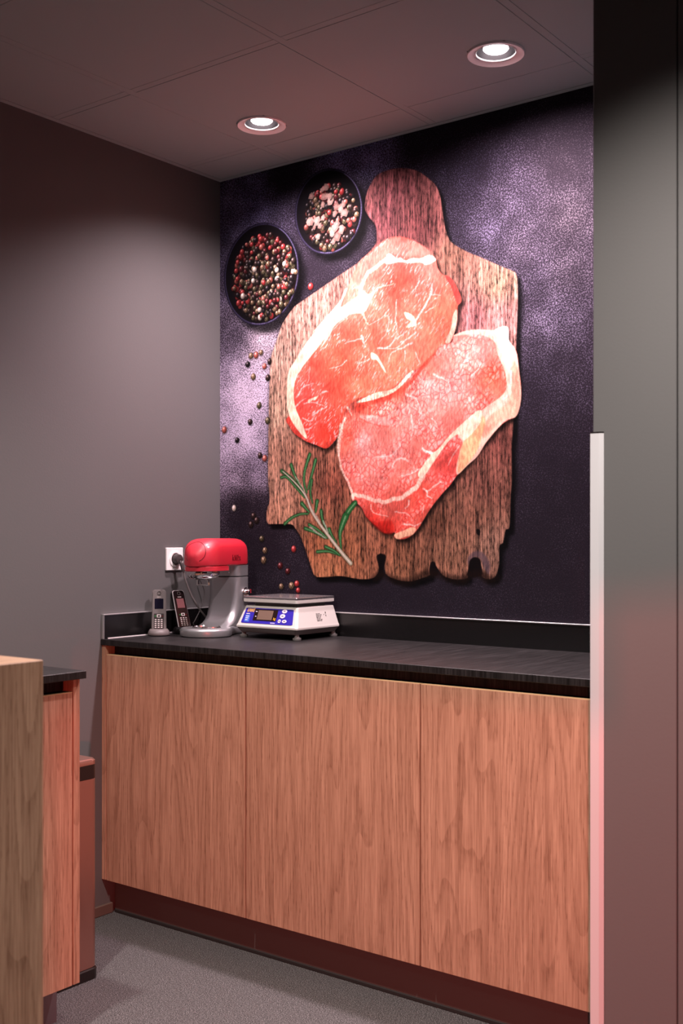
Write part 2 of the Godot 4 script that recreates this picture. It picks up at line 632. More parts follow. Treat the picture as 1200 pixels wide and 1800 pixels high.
# ------------------------------------------------------------------ back counter
func build_back_counter() -> void:
	var x0 := 0.0229
	var w := 0.638
	var names := ["oak-fronted base cabinet nearest the left wall, below the mixer", "middle oak-fronted base cabinet, below the right half of the scale", "oak-fronted base cabinet nearest the corner guard, right end of the back counter"]
	var offs := [Vector3(0.25, 0.02, 0.0), Vector3(0.60, 0.50, 0.0), Vector3(0.78, 0.03, 0.0)]
	for i in 3:
		var a := x0 + i * w
		var t := thing("base_cabinet", names[i], "cabinet", Vector3(a + w / 2.0, 0.1231, 0.0), 0.0, "oak base cabinets under the black worktop")
		var h := 0.8941 - 0.1231
		put("body", bx(Vector3(-w / 2 + 0.0006, 0.0, 0.03), Vector3(w / 2 - 0.0006, h - 0.003, 0.571)), M.gap, t)
		var d := put("door", bx(Vector3(-w / 2 + 0.0021, 0.0, 0.574), Vector3(w / 2 - 0.0021, h - 0.0012, 0.592), 0.0008), oak(offs[i]), t)
		put("edge_band", bx(Vector3(-w / 2 + 0.0023, h - 0.0012, 0.5742), Vector3(w / 2 - 0.0023, h, 0.5918)), M.edge, d)
	var fp := put("end_filler_panel", bx(Vector3(0.0008, 0.1231, 0.03), Vector3(0.0205, 0.9248, 0.592), 0.0008), oak(Vector3(0.4, 0.2, 0.1)))
	tag(fp, "narrow oak filler panel between the left wall and the first base cabinet", "panel")
	var gr := put("grip_recess_rail", bx(Vector3(0.0215, 0.8945, 0.53), Vector3(1.949, 0.9249, 0.552)), M.black)
	tag(gr, "black grooved recess rail between worktop and cabinet doors along the back counter", "rail")
	var wt := thing("worktop", "long black wood-grain worktop under the mural, carrying mixer and scale", "worktop", Vector3(0, TOP, 0))
	put("slab", bx(Vector3(0.0008, -0.0203, 0.0125), Vector3(1.949, 0.0, 0.5967), 0.0012), M.worktop, wt)
	var ub := thing("upstand", "long black upstand along the worktop below the mural with a bright metal top trim", "upstand", Vector3(0, TOP, 0))
	put("board", bx(Vector3(0.0008, -0.02, 0.0005), Vector3(1.949, MURAL_LOW - TOP - 0.004, 0.0115)), M.black_gloss, ub)
	put("top_trim", bx(Vector3(0.0008, MURAL_LOW - TOP - 0.0038, 0.0005), Vector3(1.949, MURAL_LOW - TOP, 0.0135), 0.0006), M.alu, ub)
	var ul := thing("upstand", "short black upstand against the left wall behind the phones, with bright metal edges", "upstand", Vector3(0, TOP, 0))
	put("board", bx(Vector3(0.0008, 0.0005, 0.0140), Vector3(0.0115, MURAL_LOW - TOP - 0.004, 0.590)), M.black_gloss, ul)
	put("top_trim", bx(Vector3(0.0008, MURAL_LOW - TOP - 0.0038, 0.0140), Vector3(0.0130, MURAL_LOW - TOP, 0.593), 0.0006), M.alu, ul)
	put("end_trim", bx(Vector3(0.0008, 0.0005, 0.5905), Vector3(0.0125, MURAL_LOW - TOP - 0.004, 0.593)), M.alu, ul)
	put("sealing_strip", bx(Vector3(0.0120, 0.0003, 0.0140), Vector3(0.0150, 0.0036, 0.575)), M.seal, ul)
	var pl := thing("plinth", "dark brown recessed plinth board along the floor under the back counter", "plinth", Vector3(0, 0, 0.543))
	put("board", bx(Vector3(0.013, 0.012, -0.016), Vector3(1.949, 0.1225, 0.0)), M.plinth, pl)
	put("floor_seal", bx(Vector3(0.013, 0.0, -0.016), Vector3(1.949, 0.012, 0.004), 0.002), M.gap, pl)

# ------------------------------------------------------------------ counter on the left and the one in front of it
func build_left_counter() -> void:
	var x := 0.65
	var t := thing("base_cabinet", "oak-fronted base cabinet at the left beside the waste bin, black recess under its worktop", "cabinet", Vector3(0, 0, 0))
	put("body", bx(Vector3(0.03, 0.125, 1.25), Vector3(x - 0.022, 0.89, 1.86)), M.gap, t)
	var d := put("door", bx(Vector3(x - 0.018, 0.125, 1.2535), Vector3(x, 0.889, 1.86), 0.0008), oak(Vector3(0.0, 0.4, 0.66)), t)
	put("edge_band", bx(Vector3(x - 0.0178, 0.889, 1.2537), Vector3(x - 0.0002, 0.8905, 1.86)), M.edge, d)
	put("end_panel", bx(Vector3(0.03, 0.125, 1.2285), Vector3(x, 0.9248, 1.2495), 0.0008), oak(Vector3(0.3, 0.1, 0.2)), t)
	put("recess_rail", bx(Vector3(x - 0.06, 0.8912, 1.25), Vector3(x - 0.04, 0.9248, 1.86)), M.black, t)
	put("plinth", bx(Vector3(0.50, 0.0, 1.232), Vector3(0.56, 0.124, 1.86)), M.grey_plinth, t)
	var w := put("worktop", bx(Vector3(0.001, 0.9252, 1.2245), Vector3(0.672, TOP, 1.86), 0.0012), M.worktop)
	tag(w, "short black worktop on the left cabinet, behind the tall oak counter end", "worktop")
	var f := thing("counter_end", "tall pale oak counter end in the left foreground, out of focus", "counter", Vector3(1.3446, 0, 1.89))
	put("side_panel", bx(Vector3(-0.04, 0.0, 0.0), Vector3(0.0, 1.076, 0.42), 0.0015), oak(Vector3(0.0, 0.1, 0.05)), f)
	put("end_board", bx(Vector3(-0.26, 0.0, 0.0), Vector3(-0.041, 1.036, 0.04), 0.0015), oak(Vector3(0.2, 0.1, 0.05)), f)
	put("counter_top", bx(Vector3(-0.26, 1.0365, 0.0), Vector3(-0.0402, 1.076, 0.42), 0.0015), M.counter_top, f)

# unseen counter below the camera: hooded red lamp placed to redden the lower room
func build_unseen_red_lamp() -> void:
	var t := thing("unseen_red_lamp_counter", "unseen low counter with a hooded red lamp, out of frame, placed to redden the lower room", "counter", Vector3(2.895, 0, 2.988), 0.95)
	put("body", bx(Vector3(-0.18, 0.0, 0.02), Vector3(0.18, 0.80, 0.5), 0.004), M.grey_plinth, t)
	put("hood", bx(Vector3(-0.18, 0.9485, -0.27), Vector3(0.18, 0.965, 0.5), 0.002), M.bin_black, t)
	put("hood_lip", bx(Vector3(-0.18, 0.909, -0.27), Vector3(0.18, 0.948, -0.26)), M.bin_black, t)  # lip set to cut the red light off near door-top height
	put("back_panel", bx(Vector3(-0.18, 0.8005, 0.46), Vector3(0.18, 0.948, 0.5)), M.white, t)
	put("unseen_red_lamp", bx(Vector3(-0.02, 0.90, 0.06), Vector3(0.02, 0.92, 0.09), 0.004), M.glow_red, t)
	var l := AreaLight3D.new()
	l.name = "unseen_red_light"
	l.area_size = Vector2(0.025, 0.02)
	l.light_color = Color(1.0, 0.33, 0.30)
	l.light_energy = RED_ENERGY
	l.area_range = 9.0
	l.area_attenuation = 2.0
	l.shadow_enabled = true
	t.add_child(l)
	l.position = Vector3(0, 0.91, 0.055)
	var c := thing("added_light_screen", "added dark upright screen out of frame, keeps the red light off the oak counter end", "screen", Vector3(2.51, 0, 2.712))  # added blocker: shades the oak counter end from the red lamp
	put("board", bx(Vector3(-0.01, 0.0, 0.0), Vector3(0.01, 0.97, 0.42), 0.002), M.bin_black, c)

func build_bin() -> void:
	var t := thing("waste_bin", "slim metallic waste bin with a black-banded lid between the left cabinet and the back counter", "bin", Vector3(0.24, 0, 1.088))
	var hw := 0.171
	var hd := 0.126
	var rings := []
	for y in [0.034, 0.036, 0.585, 0.587]:
		var e := 0.0015 if y < 0.035 or y > 0.586 else 0.0
		var r := PackedVector3Array()
		for p in rrect(0, 0, hw - e, hd - e, 0.02):
			r.push_back(Vector3(p.x, y, p.y))
		rings.push_back(r)
	put("body", Shape.new().loft(rings).mesh(40), M.bin_copper, t)
	rings = []
	for q in [[0.0, 0.172, 0.127], [0.004, 0.1745, 0.1295], [0.030, 0.1745, 0.1295], [0.0335, 0.171, 0.126]]:
		var r := PackedVector3Array()
		for p in rrect(0, 0, q[1], q[2], 0.022):
			r.push_back(Vector3(p.x, q[0], p.y))
		rings.push_back(r)
	put("base", Shape.new().loft(rings).mesh(40), M.bin_black, t)
	rings = []
	for q in [[0.5875, 0.0], [0.628, 0.0]]:
		var r := PackedVector3Array()
		for p in rrect(0, 0, hw, hd, 0.02):
			r.push_back(Vector3(p.x, q[0], p.y))
		rings.push_back(r)
	put("lid_band", Shape.new().loft(rings).mesh(40), M.bin_black, t)
	rings = []
	for q in [[0.6285, 0.0], [0.640, 0.0], [0.645, 0.004]]:
		var r := PackedVector3Array()
		for p in rrect(0, 0, hw - q[1], hd - q[1], 0.02):
			r.push_back(Vector3(p.x, q[0], p.y))
		rings.push_back(r)
	put("lid", Shape.new().loft(rings).mesh(40), M.bin_copper, t)

func build_corner_guard() -> void:
	var t := thing("corner_guard", "tall pale corner guard on the edge of the right wall, rising past eye level", "corner guard", Vector3(1.946, 0, 0.912))
	var p := PackedVector2Array([Vector2(0.0, 0.03), Vector2(0.0, -0.0062), Vector2(0.0012, -0.0074), Vector2(0.0205, -0.0074), Vector2(0.0290, -0.0012), Vector2(0.0290, -0.0004), Vector2(0.0032, -0.0004), Vector2(0.0032, 0.03)])
	var turn := Transform3D(Basis(Vector3.RIGHT, -PI / 2), Vector3.ZERO)      # outline (x, -z) raised along y
	put("profile", Shape.new().extrude(p, 0.0, 1.517, 0.0, turn).mesh(20), M.guard, t)
	put("end_cap", Shape.new().extrude(p, 1.5172, 1.5205, 0.0, turn).mesh(20), M.bin_black, t)

func build_socket() -> void:
	var t := thing("wall_socket", "square white power socket on the left wall behind the mixer", "socket", Vector3(0.0, 1.2145, 0.252))
	var side := Transform3D(Basis(Vector3.UP, PI / 2), Vector3.ZERO)          # outline faces +x
	var fr := Shape.new().extrude(rrect(0, 0, 0.042, 0.0415, 0.003, 3), 0.0, 0.010, 0.002, side)
	put("frame", fr.mesh(30), M.white, t)
	var cup := [Vector2(0.029, 0.0100), Vector2(0.029, 0.0135), Vector2(0.0225, 0.0140), Vector2(0.0220, 0.0130), Vector2(0.0215, 0.0102)]
	put("socket_rim", Shape.new().lathe(cup, 36, Transform3D(Basis(Vector3.BACK, -PI / 2), Vector3.ZERO), true).mesh(40), M.white, t)
	# plug with its lead
	var c := thing("power_cord", "grey mains lead with an angled plug hanging from the wall socket to behind the mixer", "cord", Vector3(0.0, 1.2145, 0.252))
	var pl := Shape.new().lathe([Vector2(0.0, 0.0105), Vector2(0.0185, 0.0105), Vector2(0.0190, 0.022), Vector2(0.0165, 0.034), Vector2(0.0, 0.037)], 28, Transform3D(Basis(Vector3.BACK, -PI / 2), Vector3.ZERO))
	put("plug", pl.mesh(40), M.cord_dark, c)
	var neck := PackedVector3Array([Vector3(0.028, -0.004, -0.002), Vector3(0.036, -0.016, -0.005), Vector3(0.040, -0.034, -0.008), Vector3(0.042, -0.046, -0.010)])
	put("strain_relief", Shape.new().tube(smooth_path(neck, 4), 0.0062, 10).mesh(60), M.cord_dark, c)
	var lead := PackedVector3Array([Vector3(0.042, -0.044, -0.010), Vector3(0.046, -0.08, -0.018), Vector3(0.052, -0.14, -0.045), Vector3(0.060, -0.195, -0.085), Vector3(0.070, -0.235, -0.125), Vector3(0.085, -0.258, -0.16), Vector3(0.12, -0.2645, -0.19)])
	put("lead", Shape.new().tube(smooth_path(lead, 8), 0.0036, 10).mesh(60), M.cord_grey, c)
	var t2 := put("telephone_cord", Shape.new().tube(smooth_path(PackedVector3Array([Vector3(0.012, 1.14, 0.13), Vector3(0.02, 1.09, 0.11), Vector3(0.026, 1.03, 0.135), Vector3(0.03, 0.985, 0.17), Vector3(0.042, 0.975, 0.19), Vector3(0.05, 0.952, 0.175), Vector3(0.035, 0.9485, 0.15), Vector3(0.03, 0.9485, 0.18)]), 8), 0.0016, 8).mesh(60), M.cord_dark)
	tag(t2, "thin dark cord looping down the left wall behind the mixer", "cord")

func build_mixer() -> void:
	var t := thing("stand_mixer", "red and silver stand mixer without its bowl, on the worktop in the corner", "mixer", Vector3(0.205, TOP + 0.0003, 0.288), deg_to_rad(15.0))
	# foot: a round plate in front running back into the column
	var plan := func(r: float, hw: float, zb: float) -> PackedVector3Array:
		var o := PackedVector3Array()
		for k in 25:
			var a := PI * k / 24.0
			o.push_back(Vector3(r * cos(a), 0, r * sin(a)))
		o.push_back(Vector3(-hw - (r - hw) * 0.35, 0, -0.05))
		o.push_back(Vector3(-hw, 0, -0.10))
		for k in 6:
			var a := PI + PI / 2 * k / 5.0
			o.push_back(Vector3(-hw + 0.03 + 0.03 * cos(a), 0, zb + 0.03 + 0.03 * sin(a)))
		for k in 6:
			var a := PI * 1.5 + PI / 2 * k / 5.0
			o.push_back(Vector3(hw - 0.03 + 0.03 * cos(a), 0, zb + 0.03 + 0.03 * sin(a)))
		o.push_back(Vector3(hw, 0, -0.10))
		o.push_back(Vector3(hw + (r - hw) * 0.35, 0, -0.05))
		return o
	var rings := []
	for q in [[0.0, -0.004], [0.004, 0.0], [0.020, 0.0], [0.0265, -0.002], [0.0300, -0.007], [0.0302, -0.022]]:
		var r: PackedVector3Array = plan.call(0.094 + q[1], 0.0635 + q[1], -0.22 - q[1])
		for i in r.size():
			r[i].y = q[0]
		rings.push_back(r)
	put("base", Shape.new().loft(rings).mesh(50), M.satin, t)
	put("bowl_seat", Shape.new().lathe([Vector2(0.0, 0.0305), Vector2(0.044, 0.0305), Vector2(0.046, 0.034), Vector2(0.050, 0.0345), Vector2(0.0525, 0.0315), Vector2(0.0525, 0.0303), Vector2(0.0, 0.0303)], 44).mesh(40), M.chrome, t)
	# column: front sweeps forward into the foot
	var sec := func(y: float, zf: float, hw: float) -> PackedVector3Array:
		var o := PackedVector3Array()
		var zb := -0.219
		for p in rrect(0, (zf + zb) / 2, hw, (zf - zb) / 2, 0.028, 6):
			o.push_back(Vector3(p.x, y, p.y))
		return o
	rings = []
	for q in [[0.029, -0.016], [0.033, -0.037], [0.039, -0.056], [0.050, -0.076], [0.066, -0.092], [0.086, -0.102], [0.11, -0.1085], [0.15, -0.113], [0.203, -0.115], [0.2045, -0.1165]]:
		rings.push_back(sec.call(q[0], q[1], 0.062 if q[0] < 0.204 else 0.0605))
	put("column", Shape.new().loft(rings).mesh(50), M.satin, t)
	put("hinge_gap", Shape.new().loft([sec.call(0.2045, -0.119, 0.058), sec.call(0.2075, -0.119, 0.058)]).mesh(50), M.gap, t)
	put("upper_column", Shape.new().loft([sec.call(0.2075, -0.1165, 0.0605), sec.call(0.209, -0.115, 0.062), sec.call(0.2465, -0.115, 0.062)]).mesh(50), M.satin, t)
	# head
	rings = []
	var N := 22
	for i in N + 1:
		var u := float(i) / N
		var z := lerpf(-0.221, 0.096, u)
		var kf := clampf((z - 0.010) / 0.086, 0.0, 1.0)     # rounding of the nose
		var kb := clampf((-0.165 - z) / 0.056, 0.0, 1.0)    # and of the back
		var wx := 0.0645 * sqrt(maxf(0.0, 1.0 - pow(kf, 2.6) * 0.90)) * sqrt(maxf(0.0, 1.0 - pow(kb, 3.0) * 0.55))
		var top := 0.345 - 0.062 * (1.0 - sqrt(maxf(0.0, 1.0 - kf * kf * 0.97))) - 0.045 * (1.0 - sqrt(maxf(0.0, 1.0 - kb * kb)))
		var low := 0.2475
		var ring := PackedVector3Array()
		var rt := minf(0.05, (top - low) * 0.62)
		for k in 13:
			var a := PI * k / 12.0
			var c := cos(a); var sn := sin(a)
			ring.push_back(Vector3(wx * signf(c) * pow(absf(c), 0.62), top - rt + rt * pow(sn, 0.75), z))
		ring.push_back(Vector3(-wx, low + 0.006, z))
		ring.push_back(Vector3(-wx + 0.006, low, z))
		ring.push_back(Vector3(wx - 0.006, low, z))
		ring.push_back(Vector3(wx, low + 0.006, z))
		rings.push_back(ring)
	put("head", Shape.new().loft(rings).mesh(50), M.red, t)
	var rings_head := rings.duplicate()
	# collar under the nose
	var col := func(y: float, e: float) -> PackedVector3Array:
		var o := PackedVector3Array()
		for k in 25:
			var a := PI * k / 24.0
			o.push_back(Vector3((0.0625 - e) * cos(a), y, 0.030 + (0.0625 - e) * sin(a)))
		o.push_back(Vector3(-0.0625 + e, y, -0.045 + e))
		o.push_back(Vector3(0.0625 - e, y, -0.045 + e))
		return o
	put("collar", Shape.new().loft([col.call(0.2295, 0.002), col.call(0.2315, 0.0), col.call(0.2450, 0.0), col.call(0.2470, 0.002)]).mesh(40), M.red, t)
	put("planetary_ring", Shape.new().lathe([Vector2(0.0, 0.229), Vector2(0.0605, 0.229), Vector2(0.061, 0.222), Vector2(0.058, 0.2145), Vector2(0.056, 0.2130), Vector2(0.048, 0.2055), Vector2(0.032, 0.1995), Vector2(0.0, 0.198)], 44, Transform3D(Basis(), Vector3(0, 0, 0.028))).mesh(35), M.chrome, t)
	var hub := Shape.new()
	hub.box(Vector3(-0.026, 0.179, 0.018), Vector3(-0.020, 0.203, 0.030), 0.001)
	hub.box(Vector3(0.015, 0.179, 0.018), Vector3(0.021, 0.201, 0.030), 0.001)
	hub.box(Vector3(-0.020, 0.179, 0.018), Vector3(0.015, 0.184, 0.030), 0.001)
	put("tool_socket", hub.mesh(20), M.chrome, t)
	put("lever", bx(Vector3(0.0625, 0.222, -0.048), Vector3(0.0655, 0.247, -0.0445), 0.0008), M.chrome, t)
	var dial := Shape.new().lathe([Vector2(0.0, 0.0), Vector2(0.0235, 0.0), Vector2(0.0235, 0.004), Vector2(0.020, 0.006), Vector2(0.0195, 0.021), Vector2(0.0175, 0.024), Vector2(0.0, 0.0245)], 36, Transform3D(Basis(Vector3.BACK, -PI / 2), Vector3(0.0622, 0.142, -0.172)))
	put("speed_dial", dial.mesh(35), M.chrome, t)
	put("dial_mark", bx(Vector3(0.0865, 0.1455, -0.173), Vector3(0.0872, 0.159, -0.171)), M.red, t)
	letters("lettering", "kMix", 0.0200, M.red_text, t, Transform3D(Basis(Vector3.UP, PI / 2), Vector3(0.0646, 0.2745, -0.100)), 0.0022)
	# seam of the round outlet cover, laid on the curved nose
	var flat := []
	for r in rings_head:
		var pg := PackedVector2Array()
		for p in r:
			pg.push_back(Vector2(p.x, p.y))
		flat.push_back(pg)
	var seam := PackedVector3Array()
	for k in 40:
		var a := TAU * k / 39.0
		var q := Vector2(0.040 * cos(a), 0.296 + 0.036 * sin(a))
		for i in range(flat.size() - 1, 0, -1):
			if Geometry2D.is_point_in_polygon(q, flat[i - 1]) and not Geometry2D.is_point_in_polygon(q, flat[i]):
				var lo := 0.0
				var hi := 1.0
				for it in 12:
					var mid := (lo + hi) / 2.0
					var mix := PackedVector2Array()
					for j in flat[i].size():
						mix.push_back(flat[i][j].lerp(flat[i - 1][j], mid))
					if Geometry2D.is_point_in_polygon(q, mix):
						hi = mid
					else:
						lo = mid
				seam.push_back(Vector3(q.x, q.y, lerpf(rings_head[i][0].z, rings_head[i - 1][0].z, hi)))
				break
	if seam.size() > 4:
		put("cover_seam", Shape.new().tube(seam, 0.0011, 8).mesh(60), M.dark_red, t)

func build_scale() -> void:
	var t := thing("counter_scale", "white electronic counter scale with blue display panel and steel weighing tray, right of the mixer", "scale", Vector3(0.452, TOP + 0.0002, 0.134))
	t.scale = Vector3(0.82, 1.0, 0.79)
	for sx in [-1, 1]:
		for sz in [-1, 1]:
			put("foot", Shape.new().lathe([Vector2(0.0, 0.0), Vector2(0.0135, 0.0), Vector2(0.0145, 0.002), Vector2(0.0145, 0.008), Vector2(0.008, 0.010), Vector2(0.007, 0.021), Vector2(0.0, 0.021)], 24, Transform3D(Basis.from_scale(Vector3(1.22, 1, 1.266)), Vector3(sx * 0.146, 0, sz * 0.127))).mesh(35), M.scale_grey, t)
	var ring := func(y: float, hw: float, z0: float, z1: float, r: float) -> PackedVector3Array:
		var o := PackedVector3Array()
		for p in rrect(0, (z0 + z1) / 2, hw, (z1 - z0) / 2, r, 4):
			o.push_back(Vector3(p.x, y, p.y))
		return o
	put("under_body", Shape.new().loft([ring.call(0.0185, 0.152, -0.135, 0.140, 0.012), ring.call(0.0215, 0.155, -0.138, 0.144, 0.012), ring.call(0.0360, 0.168, -0.148, 0.156, 0.012)]).mesh(30), M.scale_grey, t)
	put("housing", Shape.new().loft([ring.call(0.0362, 0.1685, -0.1485, 0.157, 0.012), ring.call(0.0405, 0.1690, -0.149, 0.1575, 0.012), ring.call(0.0440, 0.1680, -0.148, 0.1565, 0.012), ring.call(0.0480, 0.1660, -0.1465, 0.153, 0.012), ring.call(0.1075, 0.1460, -0.137, 0.1225, 0.012), ring.call(0.1100, 0.1430, -0.135, 0.1190, 0.010)]).mesh(25), M.scale_white, t)
	put("neck", Shape.new().loft([ring.call(0.1102, 0.115, -0.115, 0.095, 0.01), ring.call(0.1222, 0.115, -0.115, 0.095, 0.01)]).mesh(30), M.scale_grey, t)
	put("tray_support", Shape.new().loft([ring.call(0.1225, 0.144, -0.131, 0.127, 0.012), ring.call(0.1245, 0.1490, -0.1360, 0.1320, 0.010), ring.call(0.1345, 0.1490, -0.1360, 0.1320, 0.010)]).mesh(30), M.scale_white, t)
	put("weighing_tray", Shape.new().loft([ring.call(0.1347, 0.1475, -0.1345, 0.1305, 0.006), ring.call(0.1415, 0.1475, -0.1345, 0.1305, 0.006), ring.call(0.1432, 0.1458, -0.1328, 0.1288, 0.005)]).mesh(30), M.steel, t)
	# everything on the sloping front lies in the plane of the front face: x along, y up the slope
	var lo := Vector3(0, 0.048, 0.153)
	var hi := Vector3(0, 0.1075, 0.1225)
	var up := (hi - lo).normalized()
	var b := Basis(Vector3.RIGHT, up, Vector3.RIGHT.cross(up))
	var face := Transform3D(b, (lo + hi) / 2 + b.z * 0.0002)
	var half := (hi - lo).length() / 2
	var lab := PackedVector2Array()
	for p in rrect(0, 0, 1.0, 1.0, 0.09, 4):
		var wide := lerpf(0.142, 0.130, (p.y + 1) / 2)
		lab.push_back(Vector2(p.x * wide - 0.001, p.y * half * 0.86 - 0.001 - 0.0035 * (1 - p.x * p.x) * (0.5 - p.y / 2)))
	var panel := put("display_panel", Shape.new().extrude(lab, 0.0, 0.0008).mesh(20), M.blue, t, face)
	put("display", Shape.new().extrude(rrect(-0.016, 0.002, 0.064, 0.0215, 0.002, 3), 0.0009, 0.0018, 0.0004).mesh(20), M.display, panel)
	put("screen", Shape.new().extrude(rrect(-0.017, 0.002, 0.041, 0.0175, 0.001, 3), 0.0019, 0.0022).mesh(20), M.lcd, panel)
	for q in [[0.083, 0.0195, 0.0135, 0.0075], [0.078, 0.0015, 0.0140, 0.0080], [0.067, -0.0175, 0.0080, 0.0068], [0.094, -0.0175, 0.0125, 0.0062]]:
		put("button", Shape.new().extrude(ellipse(q[0], q[1], q[2], q[3]), 0.0009, 0.0020, 0.0004).mesh(30), M.pale, panel)
	var slant := Transform3D(Basis(Vector3(1, 0, 0), Vector3(0.25, 1, 0), Vector3(0, 0, 1)), Vector3(-0.101, 0.0185, 0.0011))
	letters("logo", "UWE", 0.0140, M.orange, panel, slant, 0.0008)
	put("label", Shape.new().extrude(rrect(-0.113, -0.0125, 0.0135, 0.0130, 0.001, 3), 0.0009, 0.0013).mesh(20), M.light_blue, panel)
	for k in 3:
		put("print", bx(Vector3(-0.122, -0.006 - k * 0.007, 0.0013), Vector3(-0.104 - k * 0.002, -0.003 - k * 0.007, 0.0015)), M.pale, panel)
	put("print", bx(Vector3(-0.124, 0.0035, 0.0009), Vector3(-0.104, 0.0065, 0.0012)), M.pale, panel)
	letters("unit_mark", "kg", 0.0085, M.orange, panel, Transform3D(Basis(), Vector3(0.038, -0.0105, 0.0019)), 0.0006)
	put("print", bx(Vector3(-0.073, 0.0125, 0.0019), Vector3(-0.064, 0.0155, 0.0021)), M.pale, panel)
	put("print", bx(Vector3(-0.071, -0.0055, 0.0019), Vector3(-0.064, -0.0025, 0.0021)), M.pale, panel)
	put("print", bx(Vector3(0.020, -0.0270, 0.0009), Vector3(0.045, -0.0245, 0.0011)), M.pale, panel)
	for q in [[0.083, 0.0195], [0.078, 0.0015], [0.067, -0.0175], [0.094, -0.0175]]:
		put("print", bx(Vector3(q[0] - 0.005, q[1] - 0.0014, 0.0020), Vector3(q[0] + 0.005, q[1] + 0.0014, 0.0022)), M.ink, panel)
	# small print on the right side
	var sl := Vector3(0.166, 0.048, 0)
	var sh := Vector3(0.146, 0.1075, 0)
	var su := (sh - sl).normalized()
	var sb := Basis(Vector3(0, 0, -1), su, Vector3(0, 0, -1).cross(su))
	var side := Transform3D(sb, (sl + sh) / 2 + sb.z * 0.0003)
	var pr := Shape.new()
	for k in 7:
		var w := 0.022 + 0.006 * ((k * 3) % 4)
		pr.box(Vector3(-0.008, 0.007 - k * 0.0042, 0.0), Vector3(-0.008 + w * 0.6, 0.0085 - k * 0.0042, 0.0003))
		pr.box(Vector3(-0.006 + w * 0.62, 0.007 - k * 0.0042, 0.0), Vector3(-0.006 + w * 0.62 + 0.012, 0.0085 - k * 0.0042, 0.0003))
	put("small_print", pr.mesh(20), M.ink, t, side)
	var mk := Shape.new()
	mk.box(Vector3(0.058, 0.006, 0), Vector3(0.063, 0.0125, 0.0003))
	mk.box(Vector3(0.058, -0.003, 0), Vector3(0.0625, 0.002, 0.0003))
	mk.box(Vector3(0.045, 0.002, 0), Vector3(0.049, 0.004, 0.0003))
	put("approval_mark", mk.mesh(20), M.ink, t, side)

func handset(called: String, label: String, at: Vector3, turn: float, lean: float, body: Material, front: Material, glass: Material, edge: Material, keys: Material) -> void:
	var t := thing(called, label, "phone", at, turn)
	t.rotate_object_local(Vector3.RIGHT, -lean)
	var outline := func(e: float) -> PackedVector2Array:
		var o := PackedVector2Array()
		for p in rrect(0, 0.072, 1.0, 0.072 - e, 0.009, 5):
			var w := lerpf(0.0256, 0.0232, clampf(p.y / 0.144, 0, 1)) - e
			o.push_back(Vector2(signf(p.x) * (w - (1.0 - absf(p.x)) * 0.9), p.y))
		return o
	put("body", Shape.new().extrude(outline.call(0.0), -0.021, 0.0, 0.003).mesh(40), body, t)
	put("front", Shape.new().extrude(outline.call(0.0012), 0.0003, 0.0018, 0.0006).mesh(40), front, t)
	put("edge_frame", Shape.new().extrude(outline.call(-0.0006), -0.0040, -0.0010, 0.0002).mesh(40), edge, t)
	put("screen", Shape.new().extrude(rrect(0, 0.094, 0.0152, 0.0180, 0.001, 2), 0.0019, 0.0024).mesh(20), glass, t)
	var pad := put("keypad", Shape.new().extrude(rrect(0, 0.032, 0.0172, 0.0270, 0.002, 3), 0.0019, 0.0024).mesh(20), M.phone_dark if body == M.phone_grey else M.phone_black, t)
	var ks := Shape.new()
	for r in 5:
		for c in 3:
			ks.box(Vector3(-0.0145 + c * 0.0105, 0.0085 + r * 0.0068, 0.0025), Vector3(-0.0080 + c * 0.0105, 0.0120 + r * 0.0068, 0.0033), 0.0003)
	put("keys", ks.mesh(20), keys, pad)
	put("navigation_key", Shape.new().extrude(rrect(0, 0.0505, 0.0072, 0.0055, 0.0022, 3), 0.0025, 0.0036, 0.0004).mesh(20), M.key, pad)
	put("navigation_centre", Shape.new().extrude(rrect(0, 0.0505, 0.0042, 0.0032, 0.0014, 3), 0.0037, 0.0040).mesh(20), M.phone_dark, pad)
	put("call_key", bx(Vector3(-0.0150, 0.0480, 0.0025), Vector3(-0.0095, 0.0520, 0.0032)), M.green, pad)
	put("hang_up_key", bx(Vector3(0.0095, 0.0480, 0.0025), Vector3(0.0150, 0.0515, 0.0032)), M.dark_red, pad)
	var ear := Shape.new().lathe([Vector2(0.0052, 0.0), Vector2(0.0052, 0.0010), Vector2(0.0066, 0.0010), Vector2(0.0066, 0.0)], 24, Transform3D(Basis(Vector3.RIGHT, PI / 2), Vector3(0.0, 0.1315, 0.0018)), true)
	put("earpiece", ear.mesh(30), M.phone_dark if body == M.phone_grey else M.ink, t)
	put("maker_mark", bx(Vector3(-0.0075, 0.1172, 0.0019), Vector3(0.0075, 0.1188, 0.0021)), keys, t)

func cradle(label: String, at: Vector3, turn: float, m: Material) -> void:
	var t := thing("charging_cradle", label, "charger", at, turn)
	var rings := []
	for q in [[0.0, 0.036, 0.034], [0.003, 0.039, 0.037], [0.010, 0.0385, 0.0365], [0.018, 0.035, 0.033], [0.024, 0.030, 0.024]]:
		var r := PackedVector3Array()
		for p in ellipse(0, 0, q[1], q[2], 36):
			r.push_back(Vector3(p.x, q[0], p.y))
		rings.push_back(r)
	put("shell", Shape.new().loft(rings).mesh(50), m, t)
	put("base_pad", Shape.new().lathe([Vector2(0.0, -0.0004), Vector2(0.034, -0.0004), Vector2(0.034, 0.0), Vector2(0.0, 0.0)], 30).mesh(30), M.bin_black, t)

